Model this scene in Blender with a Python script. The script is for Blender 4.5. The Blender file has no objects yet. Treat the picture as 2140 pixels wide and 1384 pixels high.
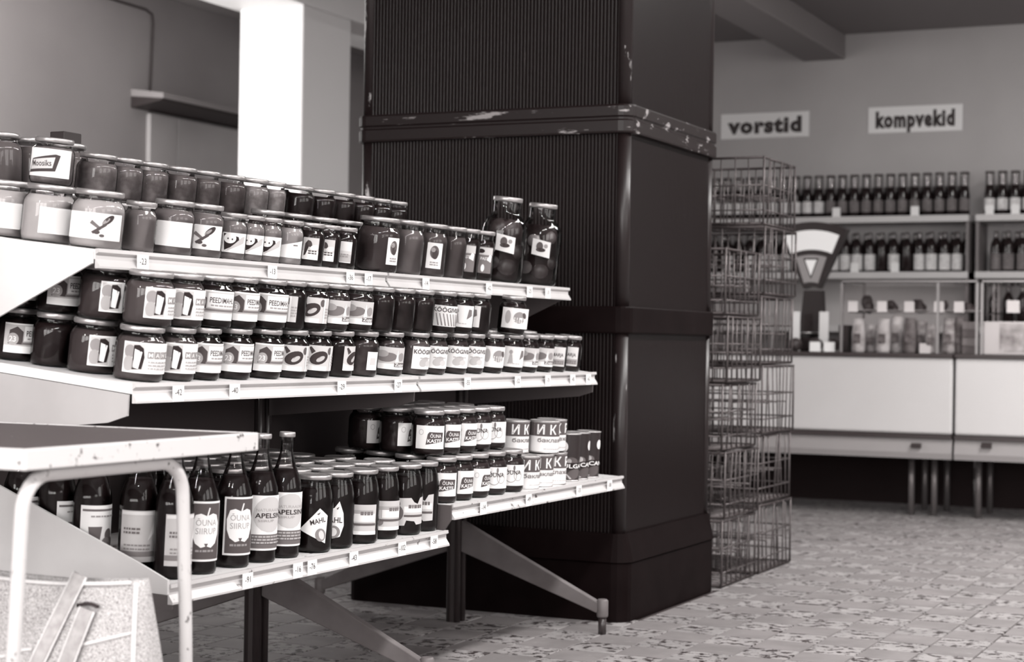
import bpy, bmesh, math, random
from mathutils import Vector, Matrix
random.seed(7)
scene = bpy.context.scene
COL = scene.collection

# ------------------------------------------------------------------ camera
IW, IH = 2140.0, 1384.0
FPX, YAW, PIT, ROL, EYE = 3735.5, .4376, .0056, .0148, .86
_s, _c, _sp, _cp = math.sin(YAW), math.cos(YAW), math.sin(PIT), math.cos(PIT)
CF = Vector((-_s * _cp, _c * _cp, _sp))
_r = Vector((_c, _s, 0)); _u = _r.cross(CF)
CR = math.cos(ROL) * _r + math.sin(ROL) * _u
CU = -math.sin(ROL) * _r + math.cos(ROL) * _u
CC = Vector((0, 0, EYE))
cd = bpy.data.cameras.new('camera'); cam = bpy.data.objects.new('camera', cd); COL.objects.link(cam)
m = Matrix((CR, CU, -CF)).transposed().to_4x4(); m.translation = CC; cam.matrix_world = m
cd.sensor_width = 36; cd.lens = FPX / IW * 36; cd.clip_end = 60
cd.dof.use_dof = True; cd.dof.focus_distance = 4.0; cd.dof.aperture_fstop = 4.8
scene.camera = cam

# ------------------------------------------------------------------ light, exposure
world = bpy.data.worlds.new('world'); scene.world = world; world.use_nodes = True
world.node_tree.nodes['Background'].inputs[0].default_value = (.93, .96, 1, 1)
world.node_tree.nodes['Background'].inputs[1].default_value = .3
def area(name, loc, target, sx, sy, power):
    l = bpy.data.lights.new(name, 'AREA'); l.shape = 'RECTANGLE'; l.size = sx; l.size_y = sy
    l.energy = power; l.color = (1, .98, .96)
    o = bpy.data.objects.new(name, l); COL.objects.link(o)
    o.location = loc
    o.rotation_euler = (Vector(target) - Vector(loc)).to_track_quat('-Z', 'Y').to_euler()
    return o
# daylight of the shop windows in the wall behind the photographer and in the wall to the right
for x in (-3.9, -1.6, .7):
    area('shop_window_light', (x, -4.85, 1.85), (x, 5, 1.35), 1.9, 1.8, 118)
# ... in the wall to the right ...
for y in (-.8, 2.0, 4.8):
    area('side_window_light', (3.7, y, 1.85), (-2, y, 1.0), 1.9, 1.8, 48)
# fluorescent ceiling lamps over the aisle
for x, y, e_ in ((-.3, -1.4, 100), (-.3, .8, 80), (-.3, 3.2, 58), (-.3, 5.4, 64), (-.3, 7.4, 96), (-2.6, -1.4, 100)):
    area('ceiling_lamp_light', (x, y, 2.78), (x, y + .001, 0), .25, 1.5, e_)
# added light by the left wall, out of view, to brighten the white pillar
area('pillar_fill_light', (-6.14, 6.75, 1.9), (-4, 7.6, 1.9), .8, 1.5, 70)
vs = scene.view_settings
vs.view_transform = 'Standard'; vs.look = 'None'; vs.gamma = 1; vs.use_curve_mapping = False; vs.exposure = 0.0

# ------------------------------------------------------------------ helpers
def ray(u, v): return CF + CR * ((u - 1070) / FPX) - CU * ((v - 692) / FPX)
def on(u, v, **k):
    (a, q), = k.items(); i = 'xyz'.index(a); d = ray(u, v); t = (q - CC[i]) / d[i]; return CC + d * t
def proj(p):
    d = Vector(p) - CC; z = d.dot(CF)
    return 1070 + FPX * d.dot(CR) / z, 692 - FPX * d.dot(CU) / z, z
def lin(v):
    v = max(0., v) / 255.
    return v / 12.92 if v <= .04045 else ((v + .055) / 1.055) ** 2.4
def tone(v):
    k = 9 * max(0, 1 - v / 290.)
    return (lin(v + k * .3), lin(v - k * .75), lin(v - k * .7), 1)
MATS = {}
def nodes_of(name):
    mt = bpy.data.materials.new(name); mt.use_nodes = True
    return mt, mt.node_tree, mt.node_tree.nodes, mt.node_tree.links
def mat(name, v, rough=.6, metal=0., spec=.5, var=0., scale=30., coat=0., stretch=None, bump=0.):
    """plain tone with optional noise variation of its own colour"""
    if name in MATS: return MATS[name]
    mt, nt, N, L = nodes_of(name); b = N['Principled BSDF']
    b.inputs['Base Color'].default_value = tone(v); b.inputs['Roughness'].default_value = rough
    b.inputs['Metallic'].default_value = metal; b.inputs['Specular IOR Level'].default_value = spec
    b.inputs['Coat Weight'].default_value = coat; b.inputs['Coat Roughness'].default_value = .06
    if var or bump:
        tc = N.new('ShaderNodeTexCoord'); mp = N.new('ShaderNodeMapping'); nz = N.new('ShaderNodeTexNoise')
        L.new(tc.outputs['Object'], mp.inputs[0]); L.new(mp.outputs[0], nz.inputs['Vector'])
        if stretch: mp.inputs['Scale'].default_value = stretch
        nz.inputs['Scale'].default_value = scale; nz.inputs['Detail'].default_value = 5
        if var:
            cr = N.new('ShaderNodeValToRGB'); L.new(nz.outputs['Fac'], cr.inputs[0])
            cr.color_ramp.elements[0].position = .3; cr.color_ramp.elements[1].position = .7
            cr.color_ramp.elements[0].color = tone(v - var); cr.color_ramp.elements[1].color = tone(v + var)
            L.new(cr.outputs[0], b.inputs['Base Color'])
        if bump:
            bp = N.new('ShaderNodeBump'); bp.inputs['Strength'].default_value = bump; bp.inputs['Distance'].default_value = .003
            L.new(nz.outputs['Fac'], bp.inputs['Height']); L.new(bp.outputs[0], b.inputs['Normal'])
    MATS[name] = mt; return mt
def chipped(name, v, chip, amount=.62, scale=40., rough=.5, stretch=(1, 1, 1), metal=0., spec=.5):
    """painted surface with chips of another tone showing through"""
    if name in MATS: return MATS[name]
    mt, nt, N, L = nodes_of(name); b = N['Principled BSDF']
    tc = N.new('ShaderNodeTexCoord'); mp = N.new('ShaderNodeMapping'); nz = N.new('ShaderNodeTexNoise'); cr = N.new('ShaderNodeValToRGB')
    mp.inputs['Scale'].default_value = stretch
    L.new(tc.outputs['Object'], mp.inputs[0]); L.new(mp.outputs[0], nz.inputs['Vector'])
    nz.inputs['Scale'].default_value = scale; nz.inputs['Detail'].default_value = 6; nz.inputs['Roughness'].default_value = .65
    e = cr.color_ramp.elements; e[0].position = amount; e[0].color = tone(v); e[1].position = amount + .04; e[1].color = tone(chip)
    L.new(nz.outputs['Fac'], cr.inputs[0]); L.new(cr.outputs[0], b.inputs['Base Color'])
    b.inputs['Roughness'].default_value = rough; b.inputs['Metallic'].default_value = metal; b.inputs['Specular IOR Level'].default_value = spec
    MATS[name] = mt; return mt
def glass_mat(name='clear_glass', tint=252, ior=1.40, rough=.03):
    if name in MATS: return MATS[name]
    mt, nt, N, L = nodes_of(name); N.remove(N['Principled BSDF'])
    tr = N.new('ShaderNodeBsdfTransparent'); tr.inputs[0].default_value = tone(tint)
    gl = N.new('ShaderNodeBsdfGlossy'); gl.inputs['Roughness'].default_value = rough
    fr = N.new('ShaderNodeFresnel'); fr.inputs['IOR'].default_value = ior
    mx = N.new('ShaderNodeMixShader'); L.new(fr.outputs[0], mx.inputs[0]); L.new(tr.outputs[0], mx.inputs[1]); L.new(gl.outputs[0], mx.inputs[2])
    L.new(mx.outputs[0], N['Material Output'].inputs[0]); MATS[name] = mt; return mt
def floor_mat(name, base, spots, dark):
    mt, nt, N, L = nodes_of(name); b = N['Principled BSDF']
    ge = N.new('ShaderNodeNewGeometry'); oi = N.new('ShaderNodeObjectInfo')
    ad = N.new('ShaderNodeVectorMath'); ad.operation = 'MULTIPLY_ADD'
    ad.inputs[1].default_value = (1, 1, 1)
    cmb = N.new('ShaderNodeCombineXYZ'); mu = N.new('ShaderNodeMath'); mu.operation = 'MULTIPLY'; mu.inputs[1].default_value = 19
    L.new(oi.outputs['Random'], mu.inputs[0]); L.new(mu.outputs[0], cmb.inputs[2])
    L.new(ge.outputs['Position'], ad.inputs[0]); L.new(cmb.outputs[0], ad.inputs[2])
    nz = N.new('ShaderNodeTexNoise'); nz.inputs['Scale'].default_value = 34; nz.inputs['Detail'].default_value = 6; nz.inputs['Roughness'].default_value = .7
    n2 = N.new('ShaderNodeTexNoise'); n2.inputs['Scale'].default_value = 6
    L.new(ad.outputs[0], nz.inputs['Vector']); L.new(ad.outputs[0], n2.inputs['Vector'])
    cr = N.new('ShaderNodeValToRGB'); e = cr.color_ramp.elements
    e[0].position = spots; e[0].color = tone(dark); e[1].position = spots + .05; e[1].color = tone(base)
    x = e.new(.62); x.color = tone(base + 4); x = e.new(.7); x.color = tone(base + 22)
    L.new(nz.outputs['Fac'], cr.inputs[0])
    mx = N.new('ShaderNodeMix'); mx.data_type = 'RGBA'; mx.blend_type = 'MULTIPLY'; mx.inputs[0].default_value = .5
    L.new(cr.outputs[0], mx.inputs[6]); c2 = N.new('ShaderNodeValToRGB'); c2.color_ramp.elements[0].color = (.6, .6, .6, 1); c2.color_ramp.elements[0].position = .35; c2.color_ramp.elements[1].position = .65
    L.new(n2.outputs['Fac'], c2.inputs[0]); L.new(c2.outputs[0], mx.inputs[7]); L.new(mx.outputs[2], b.inputs['Base Color'])
    b.inputs['Roughness'].default_value = .5; b.inputs['Specular IOR Level'].default_value = .35
    MATS[name] = mt; return mt

class MB:
    """collects shapes for one mesh"""
    def __init__(s): s.v = []; s.f = []; s.mi = []; s.sm = []
    def add(s, vs, fs, mi=0, smooth=False):
        o = len(s.v); s.v += [tuple(p) for p in vs]
        for q in fs: s.f.append([i + o for i in q]); s.mi.append(mi); s.sm.append(smooth)
        return s
    def box(s, a, b, mi=0):
        x0, y0, z0 = [min(p, q) for p, q in zip(a, b)]; x1, y1, z1 = [max(p, q) for p, q in zip(a, b)]
        return s.add([(x0, y0, z0), (x1, y0, z0), (x1, y1, z0), (x0, y1, z0), (x0, y0, z1), (x1, y0, z1), (x1, y1, z1), (x0, y1, z1)],
                     [(0, 3, 2, 1), (4, 5, 6, 7), (0, 1, 5, 4), (1, 2, 6, 5), (2, 3, 7, 6), (3, 0, 4, 7)], mi)
    def lathe(s, prof, n=24, mi=0, c=(0, 0, 0), smooth=True, cap=True):
        vs = []; fs = []; k = len(prof)
        for i in range(n):
            a = 2 * math.pi * i / n
            for r, z in prof: vs.append((c[0] + r * math.cos(a), c[1] + r * math.sin(a), c[2] + z))
        for i in range(n):
            j = (i + 1) % n
            for q in range(k - 1): fs.append((i * k + q, j * k + q, j * k + q + 1, i * k + q + 1))
        s.add(vs, fs, mi, smooth)
        if cap:
            o = len(s.v) - len(vs)
            if prof[0][0] > 1e-6: s.f.append([o + i * k for i in range(n)][::-1]); s.mi.append(mi); s.sm.append(False)
            if prof[-1][0] > 1e-6: s.f.append([o + i * k + k - 1 for i in range(n)]); s.mi.append(mi); s.sm.append(False)
        return s
    def tube(s, pts, r, n=8, mi=0, closed=False):
        pts = [Vector(p) for p in pts]; k = len(pts); vs = []; fs = []
        rr = r if isinstance(r, (list, tuple)) else [r] * k
        up = None
        for i, p in enumerate(pts):
            if closed: t = pts[(i + 1) % k] - pts[i - 1]
            else: t = pts[min(i + 1, k - 1)] - pts[max(i - 1, 0)]
            t.normalize()
            if up is None: up = Vector((0, 0, 1)) if abs(t.z) < .9 else Vector((1, 0, 0))
            a = (up - t * up.dot(t)).normalized(); b = t.cross(a); up = a
            for j in range(n):
                th = 2 * math.pi * j / n; vs.append(p + (a * math.cos(th) + b * math.sin(th)) * rr[i])
        for i in range(k if closed else k - 1):
            q = (i + 1) % k
            for j in range(n): fs.append((i * n + j, i * n + (j + 1) % n, q * n + (j + 1) % n, q * n + j))
        s.add(vs, fs, mi, True)
        if not closed:
            o = len(s.v) - len(vs)
            s.f.append([o + j for j in range(n)][::-1]); s.mi.append(mi); s.sm.append(False)
            s.f.append([o + (k - 1) * n + j for j in range(n)]); s.mi.append(mi); s.sm.append(False)
        return s
    def prism(s, poly, axis, a, b, mi=0):
        """polygon in the two other axes, extruded along axis from a to b"""
        def put(p, h):
            return (h, p[0], p[1]) if axis == 'x' else ((p[0], h, p[1]) if axis == 'y' else (p[0], p[1], h))
        n = len(poly); vs = [put(p, a) for p in poly] + [put(p, b) for p in poly]
        fs = [list(range(n)), list(range(n, 2 * n))[::-1]] + [(i, n + i, n + (i + 1) % n, (i + 1) % n) for i in range(n)]
        return s.add(vs, fs, mi)
    def ball(s, c, rx, ry=None, rz=None, n=12, mi=0):
        ry = ry or rx; rz = rz or rx; k = n // 2; vs = [(c[0], c[1], c[2] - rz)]; fs = []
        for i in range(1, k):
            ph = -math.pi / 2 + math.pi * i / k
            for j in range(n):
                th = 2 * math.pi * j / n
                vs.append((c[0] + rx * math.cos(ph) * math.cos(th), c[1] + ry * math.cos(ph) * math.sin(th), c[2] + rz * math.sin(ph)))
        vs.append((c[0], c[1], c[2] + rz)); t = len(vs) - 1
        for j in range(n): fs.append((0, 1 + (j + 1) % n, 1 + j)); fs.append((t, t - n + j, t - n + (j + 1) % n))
        for i in range(k - 2):
            for j in range(n): fs.append((1 + i * n + j, 1 + i * n + (j + 1) % n, 1 + (i + 1) * n + (j + 1) % n, 1 + (i + 1) * n + j))
        return s.add(vs, fs, mi, True)
    def mesh(s, name, mats, fix=True):
        me = bpy.data.meshes.new(name); me.from_pydata(s.v, [], s.f)
        for mt in (mats if isinstance(mats, (list, tuple)) else [mats]): me.materials.append(mt)
        me.polygons.foreach_set('material_index', s.mi); me.polygons.foreach_set('use_smooth', s.sm)
        if fix:
            bm = bmesh.new(); bm.from_mesh(me); bmesh.ops.recalc_face_normals(bm, faces=bm.faces); bm.to_mesh(me); bm.free()
        me.update(); return me
    def build(s, name, mats, parent=None): return obj(name, s.mesh(name, mats), parent)
def obj(name, data, parent=None):
    o = bpy.data.objects.new(name, data); COL.objects.link(o); o.parent = parent; return o
def tag(o, label, cat, group=None):
    o['label'] = label; o['category'] = cat
    if group: o['group'] = group
    return o
def thing(name, label, cat, loc=(0, 0, 0), group=None, rotz=0.):
    o = obj(name, None); o.location = loc; o.rotation_euler = (0, 0, rotz); o.empty_display_size = .05
    return tag(o, label, cat, group)
def struct(o): o['kind'] = 'structure'; return o
def stuff(o): o['kind'] = 'stuff'; return o
def bevel(o, w=.003, seg=2):
    md = o.modifiers.new('bevel', 'BEVEL'); md.width = w; md.segments = seg; md.limit_method = 'ANGLE'; return o

# ------------------------------------------------------------------ lettering (made before the scene fills up)
_tc = {}
def text2d(s, bold=.0, space=1.):
    """flat lettering as (verts, faces), height of a capital about 1, starting at x = 0"""
    if (s, bold, space) in _tc: return _tc[(s, bold, space)]
    cu = bpy.data.curves.new('lettering', 'FONT'); cu.body = s; cu.size = 1.38; cu.resolution_u = 2; cu.offset = bold; cu.space_character = space
    o = bpy.data.objects.new('lettering', cu); COL.objects.link(o)
    me = bpy.data.meshes.new_from_object(o.evaluated_get(bpy.context.evaluated_depsgraph_get()))
    vs = [(v.co.x, v.co.y) for v in me.vertices]; fs = [list(p.vertices) for p in me.polygons]
    bpy.data.objects.remove(o); bpy.data.curves.remove(cu); bpy.data.meshes.remove(me)
    x0 = min(v[0] for v in vs); x1 = max(v[0] for v in vs)
    _tc[(s, bold, space)] = ([(v[0] - x0, v[1]) for v in vs], fs, x1 - x0)
    return _tc[(s, bold, space)]

# label designs: lists of layers (tone, verts, faces) in metres on flat paper, u to the right, v up
def Rr(t, x0, y0, x1, y1): return (t, [(x0, y0), (x1, y0), (x1, y1), (x0, y1)], [(0, 1, 2, 3)])
def Pp(t, *pts): return (t, list(pts), [tuple(range(len(pts)))])
def Ee(t, cx, cy, rx, ry, rot=0., n=18):
    c, s = math.cos(rot), math.sin(rot); pts = []
    for i in range(n):
        a = 2 * math.pi * i / n; x, y = rx * math.cos(a), ry * math.sin(a); pts.append((cx + x * c - y * s, cy + x * s + y * c))
    return (t, pts, [tuple(range(n))])
def Ring(t, cx, cy, rx, ry, w, n=20):
    a = Ee(t, cx, cy, rx, ry, 0, n)[1]; b = Ee(t, cx, cy, rx - w, ry - w, 0, n)[1]
    return (t, a + b, [(i, (i + 1) % n, n + (i + 1) % n, n + i) for i in range(n)])
def Tt(t, s, x, y, h, w=None, bold=.0, rot=0.):
    vs, fs, wd = text2d(s, bold); k = (w / wd) if w else h
    c, q = math.cos(rot), math.sin(rot)
    return (t, [(x + vx * k * c - vy * h * q, y + vx * k * q + vy * h * c) for vx, vy in vs], fs)
def lines(t, x, y, w, n, dy, hgt):
    rnd = random.Random(n * 7 + int(w * 1e4)); out = []
    for i in range(n):
        xx = x
        while xx < x + w * .92:
            l = rnd.uniform(.003, .009); l = min(l, x + w - xx); out.append(Rr(t, xx, y - i * dy, xx + l, y - i * dy + hgt)); xx += l + .0015
    return out
DES = {}   # name -> (paper outline, paper tone, layers)
def rect(w, h): return [(0, 0), (w, 0), (w, h), (0, h)]
DES['tumbler'] = (rect(.104, .058), 238, [Rr(200, .003, .003, .040, .055), Ee(150, .013, .040, .011, .012), Ee(170, .012, .017, .010, .014), Pp(45, (.019, .006), (.037, .008), (.041, .03), (.038, .047), (.030, .053), (.02, .052)),
    Pp(250, (.022, .010), (.031, .008), (.036, .040), (.022, .045))] + [Rr(150, .046 + .0145 * i, .029, .0585 + .0145 * i, .042) for i in range(4)]
    + [Tt(236, ch, .048 + .0145 * i, .0315, .008, .0085, .02) for i, ch in enumerate('MAHL')] + lines(170, .048, .021, .05, 3, .006, .0025))
DES['beet'] = (rect(.100, .058), 240, [Rr(190, .0, .014, .10, .055), Pp(75, (.008, .017), (.036, .017), (.036, .042), (.024, .052), (.010, .044)), Ee(170, .017, .027, .011, .012), Tt(235, '23', .010, .022, .011, .013, .02),
    Rr(236, .038, .024, .098, .053), Tt(70, 'PEEDIMAHL', .042, .034, .011, .054, .02), Rr(120, .034, .017, .10, .0215)] + lines(160, .045, .027, .05, 1, .005, .003))
DES['aubergine'] = (rect(.078, .055), 205, [Ee(60, .030, .028, .022, .014, .35), Ee(190, .033, .026, .011, .005, .5), Pp(70, (.012, .036), (.006, .050), (.010, .052), (.02, .042)), Ee(95, .056, .044, .006, .008), Pp(236, (0, 0), (.05, .0), (.05, .010), (.02, .010), (0, .016)), Rr(238, .060, .0, .064, .055)] + lines(170, .065, .03, .012, 4, .006, .003))
DES['garden'] = (rect(.085, .052), 200, [Rr(238, 0, 0, .085, .013), Ee(120, .03, .028, .024, .011, .1), Ee(165, .018, .036, .014, .008), Pp(235, (.050, .016), (.056, .047), (.060, .018)), Ee(150, .068, .030, .010, .010), Rr(110, .048, .006, .085, .016), Tt(240, 'Zupp', .05, .008, .0075, .03, .02)])
DES['koogi'] = (rect(.075, .055), 234, [Tt(60, 'KÖÖGIVILI', .003, .037, .0105, .068, .03), Ee(185, .034, .018, .016, .011, .5), Ee(205, .048, .014, .010, .007)] + lines(165, .02, .026, .04, 1, .005, .002))
DES['stripes'] = (rect(.082, .052), 225, [Tt(55, 'KÖÖGIVILI', .002, .036, .011, .076, .03)] + [Pp(130, (.008 + .009 * i, .002), (.012 + .009 * i, .002), (.003 + .009 * i, .032), (-.0005 + .009 * i + .001, .032)) for i in range(1, 9)])
DES['dish'] = (rect(.085, .055), 236, [Ee(175, .018, .03, .008, .018), Ee(150, .05, .03, .017, .016), Rr(236, .03, .016, .07, .030), Tt(170, 'Supp', .036, .018, .010, .03, .02), Ee(90, .066, .036, .006, .009, .6)])
DES['figure'] = (rect(.07, .055), 228, [Ee(160, .018, .040, .005, .006), Pp(170, (.012, .01), (.026, .01), (.022, .034), (.015, .034)), Pp(120, (.045, .02), (.062, .03), (.06, .045), (.05, .046))] + lines(180, .01, .008, .04, 1, .004, .002))
DES['marje'] = (rect(.072, .055), 215, [Pp(70, (0, .04), (.012, .034), (.010, .022), (0, .028)), Pp(240, (.01, .055), (.04, .055), (.034, .03), (.012, .026)), Tt(70, 'MARJA', .030, .028, .010, .034, .02), Rr(160, .02, .004, .07, .02)] + lines(110, .03, .012, .036, 2, .005, .003))
DES['sketch'] = (rect(.118, .050), 238, [Rr(226, .045, .001, .10, .049), Ee(60, .086, .038, .014, .006, .7), Ee(150, .082, .036, .009, .003, .7), Pp(110, (.052, .03), (.072, .018), (.075, .022), (.056, .036)), Ee(75, .066, .014, .006, .004), Ee(90, .076, .008, .005, .003), Pp(80, (.06, .01), (.084, .028), (.082, .033), (.056, .014))])
DES['plainpaper'] = (rect(.085, .050), 236, [Rr(230, .004, .003, .08, .047)])
DES['triangle'] = (rect(.058, .042), 232, [Pp(45, (.004, .040), (.036, .034), (.040, .022), (.008, .004)), Ee(240, .018, .030, .013, .011), Ee(70, .014, .029, .0016, .002), Ee(70, .023, .028, .0016, .002), Pp(190, (.012, .003), (.05, .022), (.052, .036), (.044, .034))])
DES['slant'] = ([(0, 0), (.07, 0), (.07, .040), (.03, .030), (0, .022)], 240, [Rr(120, .045, .027, .056, .030)])
DES['tree'] = (rect(.058, .050), 205, [Rr(240, .0, 0, .058, .020), Pp(60, (.024, .008), (.028, .010), (.036, .034), (.032, .045), (.026, .036)), Ee(75, .036, .036, .005, .008, .4), Ee(225, .047, .028, .010, .006, .3)] + lines(90, .034, .018, .02, 2, .005, .003))
DES['faded'] = (rect(.056, .050), 222, [Rr(178, 0, .002, .056, .020), Rr(200, 0, .02, .056, .028)] + lines(150, .02, .018, .03, 2, .005, .003))
DES['stamp'] = (rect(.042, .066), 228, [Ee(95, .020, .042, .012, .017), Ee(70, .022, .036, .008, .012), Ee(150, .016, .048, .006, .006)] + lines(150, .01, .014, .022, 2, .006, .003))
DES['diagbig'] = ([(0, .004), (.055, -.004), (.055, .042), (0, .050)], 222, [Ee(90, .022, .028, .010, .013), Ee(60, .026, .018, .014, .006), Ee(150, .04, .03, .006, .006)])
DES['tulip'] = (rect(.055, .072), 120, [Rr(200, .002, .05, .055, .070), Ee(40, .018, .060, .010, .006), Pp(238, (.002, .016), (.014, .034), (.002, .052)), Ee(238, .026, .014, .005, .010), Pp(235, (.044, .052), (.036, .036), (.05, .030), (.052, .048)), Tt(230, 'PASTA', .018, .036, .008, .028, .02)])
DES['sauce'] = ([(0, 0), (.078, 0), (.078, .056), (0, .056)], 238, [Ring(190, .014, .040, .006, .007, .0014), Pp(80, (.026, .010), (.070, .018), (.072, .040), (.034, .041), (.030, .036)), Tt(225, 'ÕUNA', .036, .0275, .0085, .030, .02), Tt(238, 'KASTE', .030, .0155, .0085, .036, .03)])
DES['apple'] = (rect(.080, .054), 238, [Ring(165, .028, .024, .016, .016, .002), Ring(180, .048, .026, .013, .014, .002), Ee(120, .036, .046, .003, .007), Tt(55, 'ÕUNA', .012, .029, .0115, .044, .02)])
DES['orange'] = (rect(.088, .110), 240, [Ee(200, .044, .072, .036, .036), Tt(160, 'NATURAALNE', .014, .078, .006, .060, .01), Tt(50, 'APELSINI', .012, .065, .010, .066, .03), Tt(150, 'SIIRUP', .018, .057, .005, .035, .01), Rr(110, .003, .004, .085, .032)] + lines(185, .008, .026, .07, 3, .006, .003))
_apl = [(.006, .07)] + [(.012, .088), (.022, .091), (.034, .086), (.046, .091), (.056, .088), (.063, .072), (.062, .05), (.055, .034), (.044, .026), (.034, .029), (.024, .026), (.013, .034), (.007, .05)]
DES['syrup'] = (rect(.072, .114), 232, [Rr(85, .004, .004, .068, .110), ('x', 0, 0), Pp(95, (.030, .034), (.038, .034), (.034, .026)), Pp(226, (.033, .086), (.036, .086), (.040, .102), (.037, .102)), Tt(165, 'ÕUNA', .013, .068, .012, .042, .0), Tt(165, 'SIIRUP', .013, .052, .012, .042, .0)] + lines(150, .014, .018, .04, 1, .006, .004))
DES['syrup'][2][1] = Pp(236, *_apl)
DES['drink'] = (rect(.095, .100), 235, [Rr(110, .004, .089, .091, .093), Pp(100, (.020, .02), (.036, .02), (.042, .060), (.016, .060)), Ee(100, .058, .044, .010, .012), Ee(80, .064, .03, .010, .010), Ee(120, .052, .030, .010, .010)] + lines(160, .02, .078, .06, 1, .005, .003))
DES['pale'] = (rect(.090, .096), 190, [Rr(218, .002, .088, .088, .094), Rr(125, .0, .010, .09, .020), Pp(225, (.055, .04), (.075, .06), (.072, .085), (.058, .05))] + lines(110, .008, .060, .034, 2, .007, .004) + lines(140, .01, .030, .05, 2, .007, .003))
DES['diamond'] = ([(0, .028), (.042, .074), (.062, .058), (.058, .0)], 238, [Tt(60, 'MAHL', .024, .038, .011, .034, .02, .25), Ee(140, .046, .018, .012, .014, .3), Ee(215, .048, .018, .006, .010, .3), Pp(90, (.036, .062), (.040, .060), (.044, .066), (.040, .064))])
DES['diamond2'] = ([(.0, .028), (.026, .0), (.05, .006), (.058, .030), (.056, .056), (.046, .082), (.036, .068), (.004, .050)], 238, [Tt(60, 'MAHL', .014, .036, .012, .040, .02, .0), Ee(140, .034, .016, .016, .014), Ee(225, .035, .016, .008, .009), Pp(90, (.040, .066), (.043, .064), (.046, .07), (.043, .069))])
DES['berries'] = (rect(.090, .066), 200, [Ee(110, .014, .03, .014, .02), Ee(90, .008, .052, .007, .007), Ee(130, .028, .018, .010, .008), Rr(175, .022, .046, .08, .054), Rr(236, .034, .028, .086, .046), Rr(100, .03, .020, .088, .025), Rr(238, 0, 0, .09, .008)] + lines(120, .05, .043, .03, 1, .005, .008))
DES['berrytorn'] = ([(0, 0), (.036, .002), (.04, .014), (.06, .012), (.066, .004), (.09, .006), (.09, .068), (.076, .066), (.068, .052), (.058, .056), (.05, .066), (0, .064)], 205, [Ee(115, .018, .03, .015, .018), Ee(70, .02, .052, .005, .007), Rr(236, .034, .032, .086, .046), Rr(100, .034, .022, .088, .027)] + lines(110, .044, .042, .04, 1, .005, .008))
DES['small'] = (rect(.032, .042), 238, [Rr(205, .008, .012, .024, .028)])
DES['honey'] = (rect(.095, .056), 238, [Pp(70, (.002, .006), (.062, .012), (.070, .044), (.060, .046), (.010, .034)), Pp(205, (.006, .012), (.056, .018), (.060, .040), (.012, .032)), Tt(70, 'Moosiks', .012, .019, .012, .042, .02, .08)])

def bend(name, dname, r, v0, base_off=.0006, peel=0.):
    """paper and print of a label wrapped on a cylinder of radius r; left edge at angle 0, lower edge at v0"""
    outl, ptone, lay = DES[dname]
    def make(nm, layers, off0):
        bm = bmesh.new(); tones = []
        for k, (t, vs, fs) in enumerate(layers):
            if t not in tones: tones.append(t)
            bv = [bm.verts.new((x, y, off0 + k * .00006)) for x, y in vs]
            for q in fs:
                try: fc = bm.faces.new([bv[i] for i in q]); fc.material_index = tones.index(t)
                except ValueError: pass
        us = [v.co.x for v in bm.verts]; du = r * math.radians(11); x = (math.floor(min(us) / du) + 1) * du
        while x < max(us):
            bmesh.ops.bisect_plane(bm, geom=bm.verts[:] + bm.edges[:] + bm.faces[:], plane_co=(x, 0, 0), plane_no=(1, 0, 0), dist=1e-6); x += du
        w = max(p[0] for p in outl)
        for v in bm.verts:
            u, vv, o = v.co; a = u / r; rr = r + o
            if peel: rr += peel * max(0, u / w - .6) ** 2
            v.co = (rr * math.cos(a), rr * math.sin(a), v0 + vv)
        for fc in bm.faces: fc.smooth = True
        me = bpy.data.meshes.new(nm); bm.to_mesh(me); bm.free()
        for t in tones: me.materials.append(mat('paper_print_%d' % t, t, .75, spec=.2))
        return me
    pap = make('label', [(ptone, outl, [tuple(range(len(outl)))])], base_off)
    pri = make('print', lay, base_off + .0003) if lay else None
    return pap, pri
for s in ('vorstid', 'kompvekid'): text2d(s, .085, 1.16)
for s in ('И', 'К', 'Р', 'А', 'баклажан'): text2d(s, .03)
text2d('BULGARCANA', .03)
PRICES = ['-23', '-13', '-36', '-17', '-14', '-62', '-25', '-42', '-40', '-29', '-27', '-55', '-52', '-31', '-45', '-91', '-16', '-76', '-43', '-102', '-58', '-49', '-33']
for s in PRICES: text2d(s, .0)
text2d('kg', 0)
# ------------------------------------------------------------------ room shell
WALL_Y, WALL_X, CEIL = 11.0, -6.2, 2.81
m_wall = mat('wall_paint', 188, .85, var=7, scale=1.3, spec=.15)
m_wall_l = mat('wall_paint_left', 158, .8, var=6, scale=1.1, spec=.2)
m_ceil = mat('ceiling_paint', 150, .9, spec=.1)
m_white = mat('white_paint', 246, .5, spec=.4)
m_joint = mat('floor_joint', 70, .9, spec=.1)
m_tile_a = floor_mat('tile_plain', 138, .28, 92); m_tile_b = floor_mat('tile_speckled', 162, .43, 58)
fl = struct(MB().box((-6.4, -5.1, -.05), (3.9, 11.1, -.004)).build('floor', m_joint))
TS, TX0, TY0 = .15, -1.98 - 30 * .15, 1.15
PX0, PX1, PY0, PY1 = -2.964, -2.013, 5.128, 5.954
tme = []
for mt in (m_tile_a, m_tile_b):
    q = .0016; h = TS - .0018
    t = MB(); t.add([(.0018, .0018, -.004), (h, .0018, -.004), (h, h, -.004), (.0018, h, -.004), (.0018 + q, .0018 + q, 0), (h - q, .0018 + q, 0), (h - q, h - q, 0), (.0018 + q, h - q, 0)],
        [(4, 5, 6, 7), (0, 1, 5, 4), (1, 2, 6, 5), (2, 3, 7, 6), (3, 0, 4, 7)]); tme.append(t)
tmesh = [t.mesh('tile', mt) for t, mt in zip(tme, (m_tile_a, m_tile_b))]
cand = []
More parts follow.
